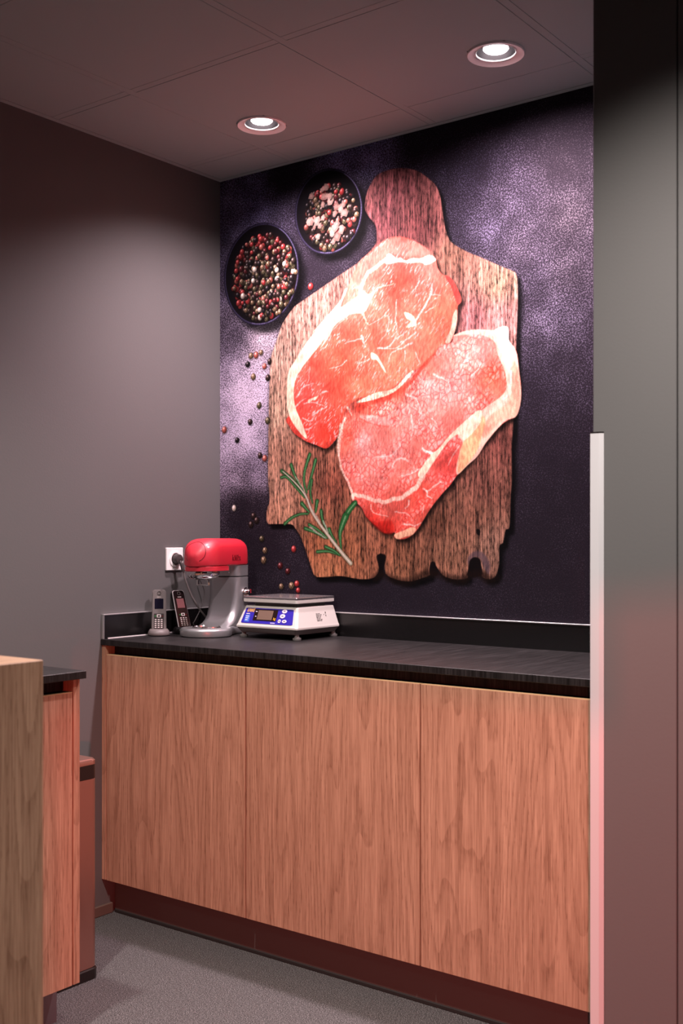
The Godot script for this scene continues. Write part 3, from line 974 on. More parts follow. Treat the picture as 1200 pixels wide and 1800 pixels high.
func build_phones() -> void:
	cradle("rounded grey charging cradle under the grey phone, at the left end of the worktop", Vector3(0.062, TOP + 0.0008, 0.383), 0.75, M.phone_grey)
	handset("cordless_phone", "grey cordless phone with dark keypad standing upright in its grey cradle", Vector3(0.070, TOP + 0.0200, 0.391), 0.75, 0.16, M.phone_grey, M.phone_grey, M.screen, M.phone_grey, M.key)
	cradle("dark charging cradle under the black phone, half hidden behind the mixer foot", Vector3(0.060, TOP + 0.0008, 0.262), 1.3, M.phone_black)
	handset("cordless_phone", "black cordless phone with a silver edge leaning back in its cradle beside the mixer", Vector3(0.070, TOP + 0.0200, 0.260), 1.32, 0.38, M.phone_black, M.phone_black, M.screen_red, M.bright, M.key)

# ------------------------------------------------------------------ the printed mural (flat wallpaper print)
const PX := 0.72          # texture pixels per millimetre
var mw := 0
var mh := 0
var paint := PackedFloat32Array()

func pp(s: String) -> PackedVector2Array:       # "x y x y ..." in millimetres from the mural's upper left corner
	var f := s.split_floats(" ", false)
	var o := PackedVector2Array()
	for i in range(0, f.size() - 1, 2):
		o.push_back(Vector2(f[i], f[i + 1]) * PX)
	return o

func rounded(p: PackedVector2Array, closed := true) -> PackedVector2Array:      # a smooth curve through the points
	var o := PackedVector2Array()
	var n := p.size()
	for i in (n if closed else n - 1):
		var a := p[(i + n - 1) % n] if closed else p[maxi(i - 1, 0)]
		var d := p[(i + 2) % n] if closed else p[mini(i + 2, n - 1)]
		for k in 4:
			o.push_back(p[i].cubic_interpolate(p[(i + 1) % n], a, d, k / 4.0))
	if not closed:
		o.push_back(p[n - 1])
	return o

func soften(im: Image, blur: float) -> Image:
	if blur <= 0.7:
		return im
	var w := im.get_width()
	var h := im.get_height()
	var k := maxi(1, int(round(log(blur) / log(2.0))))
	var q := 1 << k
	var big := Image.create(((w + q - 1) / q) * q, ((h + q - 1) / q) * q, false, Image.FORMAT_L8)
	big.blit_rect(im, Rect2i(0, 0, w, h), Vector2i.ZERO)
	for i in k:
		big.resize(big.get_width() / 2, big.get_height() / 2, Image.INTERPOLATE_BILINEAR)
	big.resize(((w + q - 1) / q) * q, ((h + q - 1) / q) * q, Image.INTERPOLATE_CUBIC)
	return big.get_region(Rect2i(0, 0, w, h))

# anti-aliased coverage of an outline: [x0, y0, width, height, bytes]
func cover(poly: PackedVector2Array, blur := 0.0, whole := false) -> Array:
	var lo := poly[0]
	var hi := poly[0]
	for p in poly:
		lo = lo.min(p); hi = hi.max(p)
	var pad := int(blur * 2.5) + 3
	var x0 := maxi(0, int(lo.x) - pad)
	var y0 := maxi(0, int(lo.y) - pad)
	var x1 := mini(mw, int(hi.x) + pad)
	var y1 := mini(mh, int(hi.y) + pad)
	if whole:
		x0 = 0; y0 = 0; x1 = mw; y1 = mh
	if x1 <= x0 or y1 <= y0:
		return [0, 0, 0, 0, PackedByteArray()]
	var w := x1 - x0
	var h := y1 - y0
	var im := Image.create(w * 2, h * 2, false, Image.FORMAT_L8)
	var n := poly.size()
	for row in h * 2:
		var y := y0 + (row + 0.5) / 2.0
		var xs := PackedFloat32Array()
		for i in n:
			var a := poly[i]
			var b := poly[(i + 1) % n]
			if (a.y <= y) != (b.y <= y):
				xs.push_back(a.x + (y - a.y) / (b.y - a.y) * (b.x - a.x))
		xs.sort()
		for k in range(0, xs.size() - 1, 2):
			var l := int(round((xs[k] - x0) * 2.0))
			var r := int(round((xs[k + 1] - x0) * 2.0))
			if r > l:
				im.fill_rect(Rect2i(l, row, r - l, 1), Color.WHITE)
	im.resize(w, h, Image.INTERPOLATE_BILINEAR)
	im = soften(im, blur)
	return [x0, y0, w, h, im.get_data()]

func lay(m: Array, col: Color, amount := 1.0) -> void:
	var x0: int = m[0]; var y0: int = m[1]; var w: int = m[2]; var h: int = m[3]
	var b: PackedByteArray = m[4]
	for y in h:
		var o := ((y0 + y) * mw + x0) * 3
		for x in w:
			var k := b[y * w + x]
			if k > 0:
				var a := k / 255.0 * amount
				var i := o + x * 3
				paint[i] += (col.r - paint[i]) * a
				paint[i + 1] += (col.g - paint[i + 1]) * a
				paint[i + 2] += (col.b - paint[i + 2]) * a

func dim(m: Array, amount: float, dx := 0, dy := 0) -> void:       # the photographed shadow in the print
	var x0: int = m[0] + dx; var y0: int = m[1] + dy; var w: int = m[2]; var h: int = m[3]
	var b: PackedByteArray = m[4]
	for y in h:
		if y0 + y < 0 or y0 + y >= mh:
			continue
		for x in w:
			if x0 + x < 0 or x0 + x >= mw:
				continue
			var k := b[y * w + x]
			if k > 0:
				var a := 1.0 - k / 255.0 * amount
				var i := ((y0 + y) * mw + x0 + x) * 3
				paint[i] *= a; paint[i + 1] *= a; paint[i + 2] *= a

func stroke(p: PackedVector2Array, w0: float, w1: float, col: Color, alpha := 1.0, soft := 1.2) -> void:
	var n := p.size()
	for i in n - 1:
		var a := p[i]
		var b := p[i + 1]
		var ra := lerpf(w0, w1, float(i) / (n - 1)) / 2.0
		var rb := lerpf(w0, w1, float(i + 1) / (n - 1)) / 2.0
		var r := maxf(ra, rb) + soft
		var d := b - a
		var l2 := maxf(d.length_squared(), 0.001)
		for y in range(maxi(0, int(minf(a.y, b.y) - r)), mini(mh, int(maxf(a.y, b.y) + r) + 2)):
			for x in range(maxi(0, int(minf(a.x, b.x) - r)), mini(mw, int(maxf(a.x, b.x) + r) + 2)):
				var q := Vector2(x + 0.5, y + 0.5) - a
				var t := q.dot(d) / l2
				if t > 1.0 and i < n - 2:
					continue
				t = clampf(t, 0.0, 1.0)
				var e := (q - d * t).length() - lerpf(ra, rb, t)
				if e < soft:
					var k := alpha * clampf((soft - e) / (2.0 * soft), 0.0, 1.0)
					var j := (y * mw + x) * 3
					paint[j] += (col.r - paint[j]) * k
					paint[j + 1] += (col.g - paint[j + 1]) * k
					paint[j + 2] += (col.b - paint[j + 2]) * k

func veins(list: Array, col: Color, alpha: float) -> void:      # [outline, width, end width]
	for q in list:
		var c := rounded(pp(q[0]), false)
		for i in range(1, c.size()):
			c[i] += Vector2(rng.randf_range(-1.6, 1.6), rng.randf_range(-1.6, 1.6))
		stroke(c, q[1] * 0.8, q[2] * 0.6, col, alpha * 0.68, 1.6)

const CORNS := [Color(0.20, 0.15, 0.14), Color(0.36, 0.33, 0.24), Color(0.62, 0.20, 0.20), Color(0.52, 0.42, 0.32), Color(0.85, 0.80, 0.74), Color(0.34, 0.13, 0.14), Color(0.13, 0.11, 0.12), Color(0.64, 0.34, 0.30)]

func corn(c: Vector2, r: float, kind: int, bright := 1.0) -> void:      # one printed peppercorn
	var col: Color = CORNS[kind]
	var squash := rng.randf_range(0.86, 1.1)
	var ph := rng.randf_range(0, TAU)
	for y in range(maxi(0, int(c.y - r - 3)), mini(mh, int(c.y + r + 5))):
		for x in range(maxi(0, int(c.x - r - 3)), mini(mw, int(c.x + r + 5))):
			var q := Vector2(x + 0.5, y + 0.5) - c
			var s := (q - Vector2(1.5, 2.5)).length() / (r + 2.5)
			var i := (y * mw + x) * 3
			if s < 1.0:
				var a := 1.0 - 0.55 * (1.0 - s * s)
				paint[i] *= a; paint[i + 1] *= a; paint[i + 2] *= a
			var u := Vector2(q.x, q.y * squash) / r
			var e := u.length()
			if e < 1.08:
				var z := sqrt(maxf(0.0, 1.0 - e * e))
				var lit := 0.35 + 0.62 * maxf(0.0, -u.x * 0.35 - u.y * 0.45 + z * 0.8)
				if kind != 2 and kind != 4 and kind != 7:
					lit *= 0.86 + 0.30 * sin(u.x * 7.0 + ph) * sin(u.y * 6.0 + ph * 2.0)
				var hl := pow(maxf(0.0, -u.x * 0.3 - u.y * 0.45 + z * 0.84), 16.0) * 0.45
				var k := clampf((1.08 - e) * r * 0.6, 0.0, 1.0)
				paint[i] += ((col.r * lit + hl) * bright - paint[i]) * k
				paint[i + 1] += ((col.g * lit + hl * 0.93) * bright - paint[i + 1]) * k
				paint[i + 2] += ((col.b * lit + hl * 0.93) * bright - paint[i + 2]) * k

# smooth field from a few weighted spots, worked out coarsely: returns bytes at full size, one per channel
func washes(spots: Array, sharp := 2.0) -> Array:
	var q := 12
	var w := mw / q + 1
	var h := mh / q + 1
	var ims := []
	for c in 3:
		var b := PackedByteArray()
		b.resize(w * h)
		ims.push_back(b)
	for y in h:
		for x in w:
			var p := Vector2((x + 0.5) * q, (y + 0.5) * q)
			var sum := Color(0, 0, 0)
			var tot := 0.0
			for s in spots:
				var k := 1.0 / (pow(p.distance_to(s[0]), sharp) + 60.0)
				sum += s[1] * k
				tot += k
			var i := y * w + x
			ims[0][i] = clampi(int(sum.r / tot * 255), 0, 255)
			ims[1][i] = clampi(int(sum.g / tot * 255), 0, 255)
			ims[2][i] = clampi(int(sum.b / tot * 255), 0, 255)
	var out := []
	for c in 3:
		var im := Image.create_from_data(w, h, false, Image.FORMAT_L8, ims[c])
		im.resize(mw, mh, Image.INTERPOLATE_CUBIC)
		out.push_back(im.get_data())
	return out

func spots(list: Array) -> Array:
	var o := []
	for s in list:
		o.push_back([pp(s[0])[0], s[1]])
	return o

func paint_mural() -> ImageTexture:
	mw = int(1950 * PX)
	mh = int((CEIL - MURAL_LOW) * 1000 * PX)
	var n := mw * mh
	paint.resize(n * 3)
	rng.seed = 4
	# --- slate ground: dark stone, paler and flecked in drifts
	var worm := field(mw, mh, noise(0.17, FastNoiseLite.TYPE_SIMPLEX, 2, 51))
	var grit := field(mw, mh, noise(0.42, FastNoiseLite.TYPE_SIMPLEX, 1, 52))
	var drift := field(mw, mh, noise(0.012, FastNoiseLite.TYPE_SIMPLEX_SMOOTH, 4, 53))
	var how := washes(spots([
		["154 822", Color(1.0, 0.20, 0)], ["125 970", Color(1.0, 0.25, 0)], ["52 1118", Color(0.8, 0.25, 0)], ["182 1101", Color(0.75, 0.3, 0)], ["125 1271", Color(0.16, 0.2, 0)], ["210 1400", Color(0.05, 0.2, 0)],
		["37 573", Color(0.5, 0.3, 0)], ["224 636", Color(0.8, 0.1, 0)], ["67 99", Color(0.65, 0.75, 0)], ["182 98", Color(0.6, 0.9, 0)], ["348 24", Color(0.08, 0.6, 0)], ["37 333", Color(0.40, 0.6, 0)],
		["583 40", Color(0.7, 0.9, 0)], ["731 41", Color(0.7, 0.9, 0)], ["963 31", Color(0.10, 0.7, 0)], ["1179 5", Color(0.03, 0.4, 0)], ["1458 33", Color(0.02, 0.2, 0)], ["1458 190", Color(0.16, 0.1, 0)],
		["1116 175", Color(0.20, 0.7, 0)], ["1261 276", Color(0.42, 0.4, 0)], ["1179 371", Color(0.50, 0.5, 0)], ["1322 448", Color(0.42, 0.3, 0)], ["1476 385", Color(0.36, 0.1, 0)], ["1476 542", Color(0.40, 0.2, 0)], ["1341 576", Color(0.42, 0.4, 0)],
		["1419 692", Color(0.50, 0.4, 0)], ["1495 839", Color(0.32, 0.4, 0)], ["1381 899", Color(0.22, 0.5, 0)], ["1419 1113", Color(0.07, 0.4, 0)], ["1419 1377", Color(0.02, 0.3, 0)], ["826 1571", Color(0.0, 0.3, 0)], ["583 1579", Color(0.0, 0.3, 0)], ["1458 1568", Color(0.0, 0.2, 0)],
		["1051 349", Color(0.25, 0.6, 0)], ["683 348", Color(0.22, 0.3, 0)], ["481 418", Color(0.15, 0.3, 0)], ["633 200", Color(0.1, 0.5, 0)]]), 2.6)
	for i in n:
		var amt: float = how[0][i] / 255.0 + (drift[i] - 128) * 0.0009
		var blue: float = how[1][i] / 255.0
		var f := clampf((worm[i] * 0.62 + grit[i] * 0.38 - 172.0 + amt * 100.0) / 44.0, 0.0, 1.0)
		var k := clampf(amt * amt * 0.42 + f * (0.13 + amt * 0.62) + (grit[i] - 128) * 0.0009, 0.0, 1.0)
		paint[i * 3] = lerpf(0.115, 0.70 + amt * 0.20 - blue * 0.22, k)
		paint[i * 3 + 1] = lerpf(0.098, 0.63 + amt * 0.20 - blue * 0.17, k)
		paint[i * 3 + 2] = lerpf(0.125, 0.67 + amt * 0.20 + blue * 0.08, k)
	# --- shadows thrown in the print by bowls and board
	var board := rounded(pp("731 355 737 321 731 288 702 252 687 222 692 179 712 143 741 117 788 109 845 114 900 133 945 165 977 197 994 234 1003 281 1012 335 1025 375 1043 400 1095 435 1146 461 1221 501 1266 524 1278 538 1282 575 1282 632 1279 718 1268 991 1261 1077 1262 1178 1257 1250 1253 1333 1239 1344 1230 1384 1217 1395 1215 1453 1204 1490 1179 1502 1152 1491 1146 1447 1129 1432 1112 1440 1103 1466 1099 1499 1051 1505 1008 1494 983 1468 972 1455 961 1461 956 1491 918 1505 872 1516 817 1510 775 1491 770 1444 760 1425 748 1429 745 1484 721 1508 663 1513 583 1504 512 1509 466 1506 446 1469 420 1407 397 1362 373 1333 352 1319 277 1318 240 1313 238 1264 251 1231 244 1146 246 977 250 808 257 707 272 667 288 635 310 587 334 558 365 530 381 520 481 479 583 437 663 404"))
	var soft_board := cover(board, 9.0)
	dim(soft_board, 0.75, 12, 14)
	dim(soft_board, 0.35, -4, 4)
	var bowl1 := rounded(pp("247 199 293 218 332 248 363 286 383 331 392 380 390 428 375 474 349 514 314 546 272 567 225 576 176 572 129 555 88 526 54 486 31 440 21 389 24 338 41 290 69 249 106 218 151 199 199 192"))
	var bowl2 := rounded(pp("555 58 593 75 626 101 652 133 669 170 678 209 676 248 664 284 643 315 615 339 580 354 541 359 501 354 462 339 428 314 400 281 381 243 372 202 374 161 386 124 409 92 439 69 476 55 515 51"))
	for b in [bowl1, bowl2]:
		dim(cover(b, 16.0), 0.75, 20, 22)
	# --- weathered board
	var bm := cover(board, 0.8)
	var fibre := field(mw, mh, noise(0.2, FastNoiseLite.TYPE_SIMPLEX_SMOOTH, 3, 61), 1, 22)
	var broad := field(mw, mh, noise(0.035, FastNoiseLite.TYPE_SIMPLEX_SMOOTH, 2, 62), 1, 10)
	var chip := field(mw, mh, noise(0.11, FastNoiseLite.TYPE_SIMPLEX, 3, 63), 1, 3)
	var split := field(mw, mh, noise(0.05, FastNoiseLite.TYPE_SIMPLEX_SMOOTH, 2, 64), 1, 16)
	var tone := washes(spots([
		["826 157", Color(0.44, 0.26, 0.27)], ["918 327", Color(0.42, 0.24, 0.24)], ["779 285", Color(0.44, 0.26, 0.27)], ["1051 443", Color(0.46, 0.33, 0.28)], ["1221 559", Color(0.60, 0.48, 0.40)], ["1137 658", Color(0.56, 0.36, 0.36)], ["1241 671", Color(0.62, 0.44, 0.42)],
		["583 453", Color(0.60, 0.42, 0.38)], ["428 555", Color(0.66, 0.50, 0.45)], ["294 686", Color(0.66, 0.54, 0.48)], ["294 896", Color(0.68, 0.55, 0.47)], ["294 1169", Color(0.66, 0.50, 0.42)], ["321 1274", Color(0.66, 0.49, 0.40)],
		["481 1092", Color(0.56, 0.36, 0.29)], ["558 1176", Color(0.50, 0.29, 0.23)], ["481 1399", Color(0.56, 0.35, 0.25)], ["608 1398", Color(0.56, 0.35, 0.25)], ["532 1490", Color(0.58, 0.38, 0.27)], ["826 1475", Color(0.50, 0.33, 0.25)], ["779 1397", Color(0.48, 0.30, 0.23)],
		["986 1321", Color(0.36, 0.23, 0.18)], ["1051 1396", Color(0.50, 0.35, 0.28)], ["1179 1194", Color(0.44, 0.28, 0.24)], ["1116 1285", Color(0.42, 0.28, 0.23)], ["1200 1395", Color(0.54, 0.40, 0.34)], ["1221 1068", Color(0.42, 0.25, 0.22)]]), 2.4)
	var x0: int = bm[0]; var y0: int = bm[1]; var w: int = bm[2]; var h: int = bm[3]
	for y in h:
		for x in w:
			var a: float = bm[4][y * w + x] / 255.0
			if a <= 0.0:
				continue
			var i := (y0 + y) * mw + x0 + x
			var fb := fibre[i]
			var k := 1.0 + (fb - 128) * 0.0022 + (broad[i] - 128) * 0.0022 + (chip[i] - 128) * 0.0019 + (grit[i] - 128) * 0.0014
			if fb < 100:
				k -= (100 - fb) * 0.0032
			if fb > 160:
				k += (fb - 160) * 0.003
			if chip[i] < 84:
				k -= (84 - chip[i]) * 0.0045
			var sp := absi(split[i] - 118)
			if sp < 5 and chip[i] < 150:
				k -= 0.34 * (1.0 - sp / 5.0)
			k = clampf(k, 0.16, 1.6)
			for c in 3:
				paint[i * 3 + c] += (minf(1.0, tone[c][i] / 255.0 * k) - paint[i * 3 + c]) * a
	veins([["888 1205 895 1377 884 1493", 5, 2], ["1008 1246 1012 1396 1003 1471", 4, 3], ["1137 1285 1141 1359 1133 1469", 6, 3], ["1051 1190 1056 1284 1047 1359", 4, 2], ["683 1279 695 1437", 4, 2], ["428 1275 442 1481", 3, 2], ["986 471 999 642", 4, 2], ["1221 1195 1217 1431", 5, 2]], Color(0.07, 0.04, 0.04), 0.8)
	lay(cover(rounded(pp("1100 1435 1123 1413 1155 1415 1182 1450 1178 1486 1160 1466 1146 1435 1119 1435 1105 1459")), 4.0), Color(0.30, 0.25, 0.30), 0.6)
	for q in ["737 1433 754 1424 776 1430 772 1456 765 1477 768 1500 744 1505 747 1473", "953 1470 960 1449 975 1451 979 1469 988 1490 958 1494", "1103 1467 1108 1443 1123 1432 1144 1436 1150 1455 1152 1490 1101 1495", "1133 1342 1146 1343 1145 1360 1135 1357"]:
		lay(cover(rounded(pp(q)), 1.2), Color(0.055, 0.04, 0.045), 0.95)
	for q in ["731 1508 762 1494 808 1512 864 1519 923 1495 958 1486 991 1490 1039 1505 1086 1506 1103 1491 1155 1486 1169 1502 1209 1497"]:
		stroke(rounded(pp(q), false), 16.0, 16.0, Color(0.10, 0.06, 0.05), 0.4, 7.0)
	# --- bowls of pepper and salt
	for q in [[bowl1, "246 206 289 224 327 253 356 290 376 333 384 379 382 426 368 470 343 509 309 539 269 560 224 568 177 564 133 548 93 520 61 483 40 438 30 389 33 340 49 294 76 255 112 225 154 206 200 200", "255 242 293 258 326 283 352 315 370 352 378 393 375 433 363 472 341 505 312 532 276 549 237 556 196 553 157 539 122 514 95 482 76 443 67 401 70 358 83 319 107 285 138 259 175 242 215 237", 620], [bowl2, "554 65 590 81 621 105 646 136 662 171 670 209 668 246 657 280 638 310 610 333 577 347 540 352 502 347 465 333 433 309 406 278 388 241 380 203 382 164 394 128 415 98 444 75 478 62 516 58", "559 117 588 130 614 149 634 174 648 201 654 231 653 260 644 287 628 311 606 328 579 340 549 343 519 339 489 327 462 308 441 284 426 255 419 225 420 194 430 166 447 143 470 125 498 115 528 112", 340]]:
		lay(cover(q[0], 0.8), Color(0.10, 0.085, 0.13))
		var rim := rounded(pp(q[1]))
		stroke(rim, 4.5, 4.5, Color(0.26, 0.24, 0.36), 0.75, 2.0)
		var right := PackedVector2Array()
		for i in rim.size():
			if i > rim.size() * 0.05 and i < rim.size() * 0.52:
				right.push_back(rim[i])
		stroke(right, 3.0, 3.0, Color(0.50, 0.47, 0.64), 0.8, 1.6)
		lay(cover(rim, 0.8), Color(0.055, 0.045, 0.055), 0.93)
		var area := rounded(pp(q[2]))
		var lo := area[0]; var hi := area[0]
		for p in area:
			lo = lo.min(p); hi = hi.max(p)
		lay(cover(area, 10.0), Color(0.10, 0.06, 0.06))
		for k in q[3]:
			var c := Vector2(rng.randf_range(lo.x, hi.x), rng.randf_range(lo.y, hi.y))
			if not Geometry2D.is_point_in_polygon(c, area):
				continue
			var v := (c.y - lo.y) / (hi.y - lo.y)
			var u := (c.x - lo.x) / (hi.x - lo.x)
			var pick: int
			if q[3] == 620:
				pick = [0, 0, 0, 6, 1, 1, 3, 2, 5, 7, 4, 0, 3, 1, 6][rng.randi() % 15]
				if v < 0.28 and rng.randf() < 0.45 or u < 0.16 and rng.randf() < 0.5:
					pick = [2, 5, 2][rng.randi() % 3]
			else:
				pick = [0, 6, 0, 5, 7, 3, 0, 1, 6, 2][rng.randi() % 10]
			corn(c, rng.randf_range(6.4, 8.6), pick, 0.75 + 0.55 * u)
	for k in 38:       # salt crystals
		var a := rng.randf_range(0, TAU)
		var d := sqrt(rng.randf())
		var base := pp("517 216 613 233 527 319")
		var c := base[0] + (base[1] - base[0]) * cos(a) * d * 0.92 + (base[2] - base[0]) * sin(a) * d
		if k % 5 == 0 and cos(a) > 0.3:
			continue
		var r := rng.randf_range(6.5, 12.5)
		var sides := 5 + rng.randi() % 3
		var crystal := PackedVector2Array()
		for s in sides:
			var t := TAU * (s + rng.randf_range(-0.25, 0.25)) / sides
			crystal.push_back(c + Vector2(cos(t), sin(t) * 1.15) * r * rng.randf_range(0.75, 1.1))
		var tint := Color(0.50, 0.37, 0.34).lerp(Color(0.68, 0.56, 0.52), rng.randf())
		dim(cover(crystal, 2.0), 0.65, 3, 4)
		lay(cover(crystal, 0.8), tint, 0.8)
		var inner := PackedVector2Array()
		for p in crystal:
			inner.push_back(c + (p - c) * 0.55 + Vector2(-1, -1))
		lay(cover(inner, 1.5), tint.lightened(0.12), 0.6)
		crystal.push_back(crystal[0])
		stroke(crystal, 0.8, 0.8, Color(0.90, 0.80, 0.76), 0.35, 0.9)
	# --- loose peppercorns
	for q in [["159 684 209 677 171 764 228 1416 222 1452 357 1544 308 1548", 3], ["185 684 226 730 227 1073 23 955", 7], ["143 715 89 998", 6], ["251 714 243 774 155 933 204 1061 171 1287 187 1304 159 1319", 0], ["200 874 242 933 212 1372", 1], ["73 1256", 4], ["367 1410 382 1536 388 1560 446 462", 2], ["303 1472 339 1491", 5]]:
		for c in pp(q[0]):
			corn(c, rng.randf_range(7.5, 9.5), q[1], 1.2)
	# --- upper steak
	var s1 := rounded(pp("826 343 872 358 918 385 954 413 977 443 986 474 1005 498 1027 507 1051 533 1069 568 1076 595 1062 609 1061 642 1051 682 1038 722 1008 730 986 741 979 755 959 772 938 791 918 802 900 807 909 861 826 932 683 962 585 964 571 1007 538 1040 512 1050 470 1035 428 1021 391 1002 365 984 345 959 330 936 352 912 338 890 340 849 345 799 354 754 375 719 418 681 460 649 502 617 532 600 568 576 615 485 633 448 663 404 702 382 741 361 779 343"))
	dim(cover(s1, 8.0), 0.72, 8, 10)
	steak(s1, spots([["707 430", Color(0.93, 0.47, 0.42)], ["826 409", Color(0.86, 0.30, 0.27)], ["963 449", Color(0.92, 0.42, 0.38)], ["826 506", Color(0.84, 0.27, 0.22)], ["1008 643", Color(0.90, 0.33, 0.26)], ["683 684", Color(0.91, 0.35, 0.28)], ["872 704", Color(0.93, 0.42, 0.35)], ["583 754", Color(0.88, 0.30, 0.23)], ["428 864", Color(0.86, 0.29, 0.26)], ["826 796", Color(0.94, 0.42, 0.33)], ["683 863", Color(0.94, 0.40, 0.31)], ["532 993", Color(0.84, 0.24, 0.19)], ["428 987", Color(0.83, 0.25, 0.22)], ["633 520", Color(0.94, 0.48, 0.42)]]), 71, false)
	var cream := Color(0.93, 0.84, 0.73)
	lay(cover(rounded(pp("1014 505 1037 514 1066 561 1075 592 1064 604 1052 584 1037 542")), 1.5), Color(0.82, 0.24, 0.22), 0.9)
	lay(cover(rounded(pp("1058 619 1061 650 1051 693 1031 726 1015 723 1037 677 1042 642")), 2.0), Color(0.97, 0.72, 0.64), 0.8)
	lay(cover(rounded(pp("731 375 782 349 832 345 888 368 936 396 969 429 918 424 845 413 788 397 757 421 705 450 679 488 646 484 666 428")), 4.0), Color(0.94, 0.50, 0.45), 0.55)
	lay(cover(rounded(pp("779 399 795 397 820 416 838 417 857 429 888 425 918 431 954 424 979 444 960 454 936 456 918 445 875 441 832 431 788 431 774 426")), 1.6), Color(0.97, 0.78, 0.72), 0.92)
	lay(cover(rounded(pp("666 517 681 510 705 524 739 508 723 531 707 555 684 584 628 583 600 593 554 617 532 650 490 691 513 656 461 702 409 749 379 787 367 833 374 891 405 950 430 1010 395 986 354 937 336 888 336 825 342 763 375 720 422 667 469 624 457 628 512 584 566 542 584 524 601 493 611 495 581 551 620 539 653 525")), 1.8), cream, 0.96)
	lay(cover(rounded(pp("583 561 627 535 679 520 666 534 613 560 560 602 519 640 498 649")), 2.5), Color(0.93, 0.84, 0.66), 0.5)
	veins([["665 518 674 488 698 454 731 434 777 411", 15, 17], ["737 508 769 503 807 502", 5, 2], ["676 583 689 609 700 628", 8, 3], ["610 565 646 532", 8, 6]], cream, 0.9)
	lay(cover(rounded(pp("852 603 888 620 901 651 880 657 857 656 877 639 861 626")), 1.4), cream, 0.85)
	lay(cover(rounded(pp("714 727 737 737 750 753 764 776 777 800 773 801 754 775 737 755 716 750")), 1.2), cream, 0.92)
	lay(cover(rounded(pp("435 870 469 862 482 858 469 873 455 873 436 882")), 1.2), cream, 0.9)
	veins([["963 524 955 561 931 599 906 627 888 650", 6, 8], ["913 506 900 526 885 537", 6, 2], ["821 558 817 621 821 673 795 707", 4, 2], ["788 586 757 614 705 629", 3, 1], ["954 556 996 566", 3, 1], ["900 677 857 698 820 720 744 714", 5, 2], ["788 612 782 658 744 701", 4, 2], ["620 582 566 618 532 642", 3, 2], ["936 615 972 599", 4, 2],
		["673 665 681 684 686 701", 8, 2], ["673 674 633 679 596 683", 5, 2], ["884 711 849 722 803 736 785 773", 6, 2], ["743 715 785 715 820 689 861 670", 6, 3], ["855 736 852 772", 5, 2], ["898 745 915 785", 4, 2], ["707 749 664 762 658 781", 4, 1], ["608 744 583 759 532 767", 4, 1], ["442 752 438 792 428 812", 3, 1], ["382 855 415 821 461 812", 6, 3], ["415 883 455 881 513 900", 4, 2], ["375 891 422 863", 6, 3], ["422 976 448 973", 7, 4], ["455 927 494 909 520 901", 5, 2], ["500 849 523 846", 7, 4], ["409 934 448 947 468 928", 4, 2]], Color(0.98, 0.86, 0.84), 0.8)
	# --- lower steak
	var s2 := rounded(pp("1047 704 1069 697 1095 694 1137 695 1179 704 1206 710 1217 698 1237 696 1250 715 1250 744 1270 764 1281 790 1287 841 1294 885 1291 921 1278 956 1271 983 1237 1000 1204 1023 1171 1055 1146 1079 1112 1114 1079 1146 1058 1166 1034 1194 1009 1217 981 1245 956 1273 936 1300 911 1334 891 1354 863 1370 828 1374 809 1364 813 1351 769 1351 741 1331 712 1311 688 1290 673 1264 653 1248 633 1236 629 1216 613 1182 593 1141 578 1100 571 1060 574 1020 583 980 593 940 606 917 629 896 663 881 712 874 769 866 807 855 837 832 863 812 886 807 918 795 954 774 979 753 988 738 1008 729 1038 726"))
	dim(cover(s2, 9.0), 0.7, 5, 10)
	steak(s2, spots([["1051 742", Color(0.93, 0.50, 0.45)], ["1158 771", Color(0.93, 0.52, 0.48)], ["1200 848", Color(0.88, 0.34, 0.26)], ["963 866", Color(0.95, 0.60, 0.56)], ["1051 873", Color(0.93, 0.54, 0.50)], ["872 935", Color(0.94, 0.56, 0.51)], ["826 874", Color(0.88, 0.30, 0.24)], ["707 904", Color(0.88, 0.31, 0.25)], ["621 1018", Color(0.90, 0.36, 0.29)], ["683 1041", Color(0.94, 0.58, 0.55)], ["826 1087", Color(0.93, 0.50, 0.46)], ["731 1161", Color(0.92, 0.46, 0.42)], ["872 1147", Color(0.91, 0.44, 0.39)], ["918 1225", Color(0.88, 0.28, 0.23)], ["1030 1133", Color(0.86, 0.28, 0.26)], ["779 1280", Color(0.90, 0.38, 0.33)], ["779 1339", Color(0.74, 0.15, 0.12)], ["731 1319", Color(0.78, 0.18, 0.15)], ["963 809", Color(0.90, 0.38, 0.32)], ["907 1291", Color(0.89, 0.34, 0.29)]]), 81, true)
	# shaded fold along its upper left rim
	lay(cover(rounded(pp("658 930 707 909 779 899 838 880 895 836 963 771 980 753 952 765 918 795 878 830 832 860 791 876 743 887 683 892 646 910")), 4.0), Color(0.76, 0.20, 0.15), 0.6)
	lay(cover(rounded(pp("887 804 861 818 826 849 791 863 737 867 670 886 651 896 683 896 743 888 797 876 835 856 879 819")), 1.6), cream, 0.93)
	# fat on the right edge and along the flank
	lay(cover(rounded(pp("1045 706 1088 694 1136 694 1198 703 1213 698 1230 694 1249 702 1251 741 1272 769 1282 803 1291 872 1295 921 1288 961 1274 987 1242 994 1207 1023 1183 1047 1166 1065 1136 1105 1100 1132 1063 1161 1056 1143 1068 1091 1081 1057 1066 1028 1106 983 1148 959 1183 939 1224 916 1243 891 1240 855 1230 824 1210 780 1201 743 1172 722 1124 707")), 2.0), Color(0.96, 0.76, 0.68), 0.9)
	lay(cover(rounded(pp("1198 704 1230 695 1249 703 1251 739 1271 771 1279 798 1265 796 1253 836 1242 825 1233 793 1216 766 1207 729")), 2.5), Color(0.985, 0.90, 0.86), 0.85)
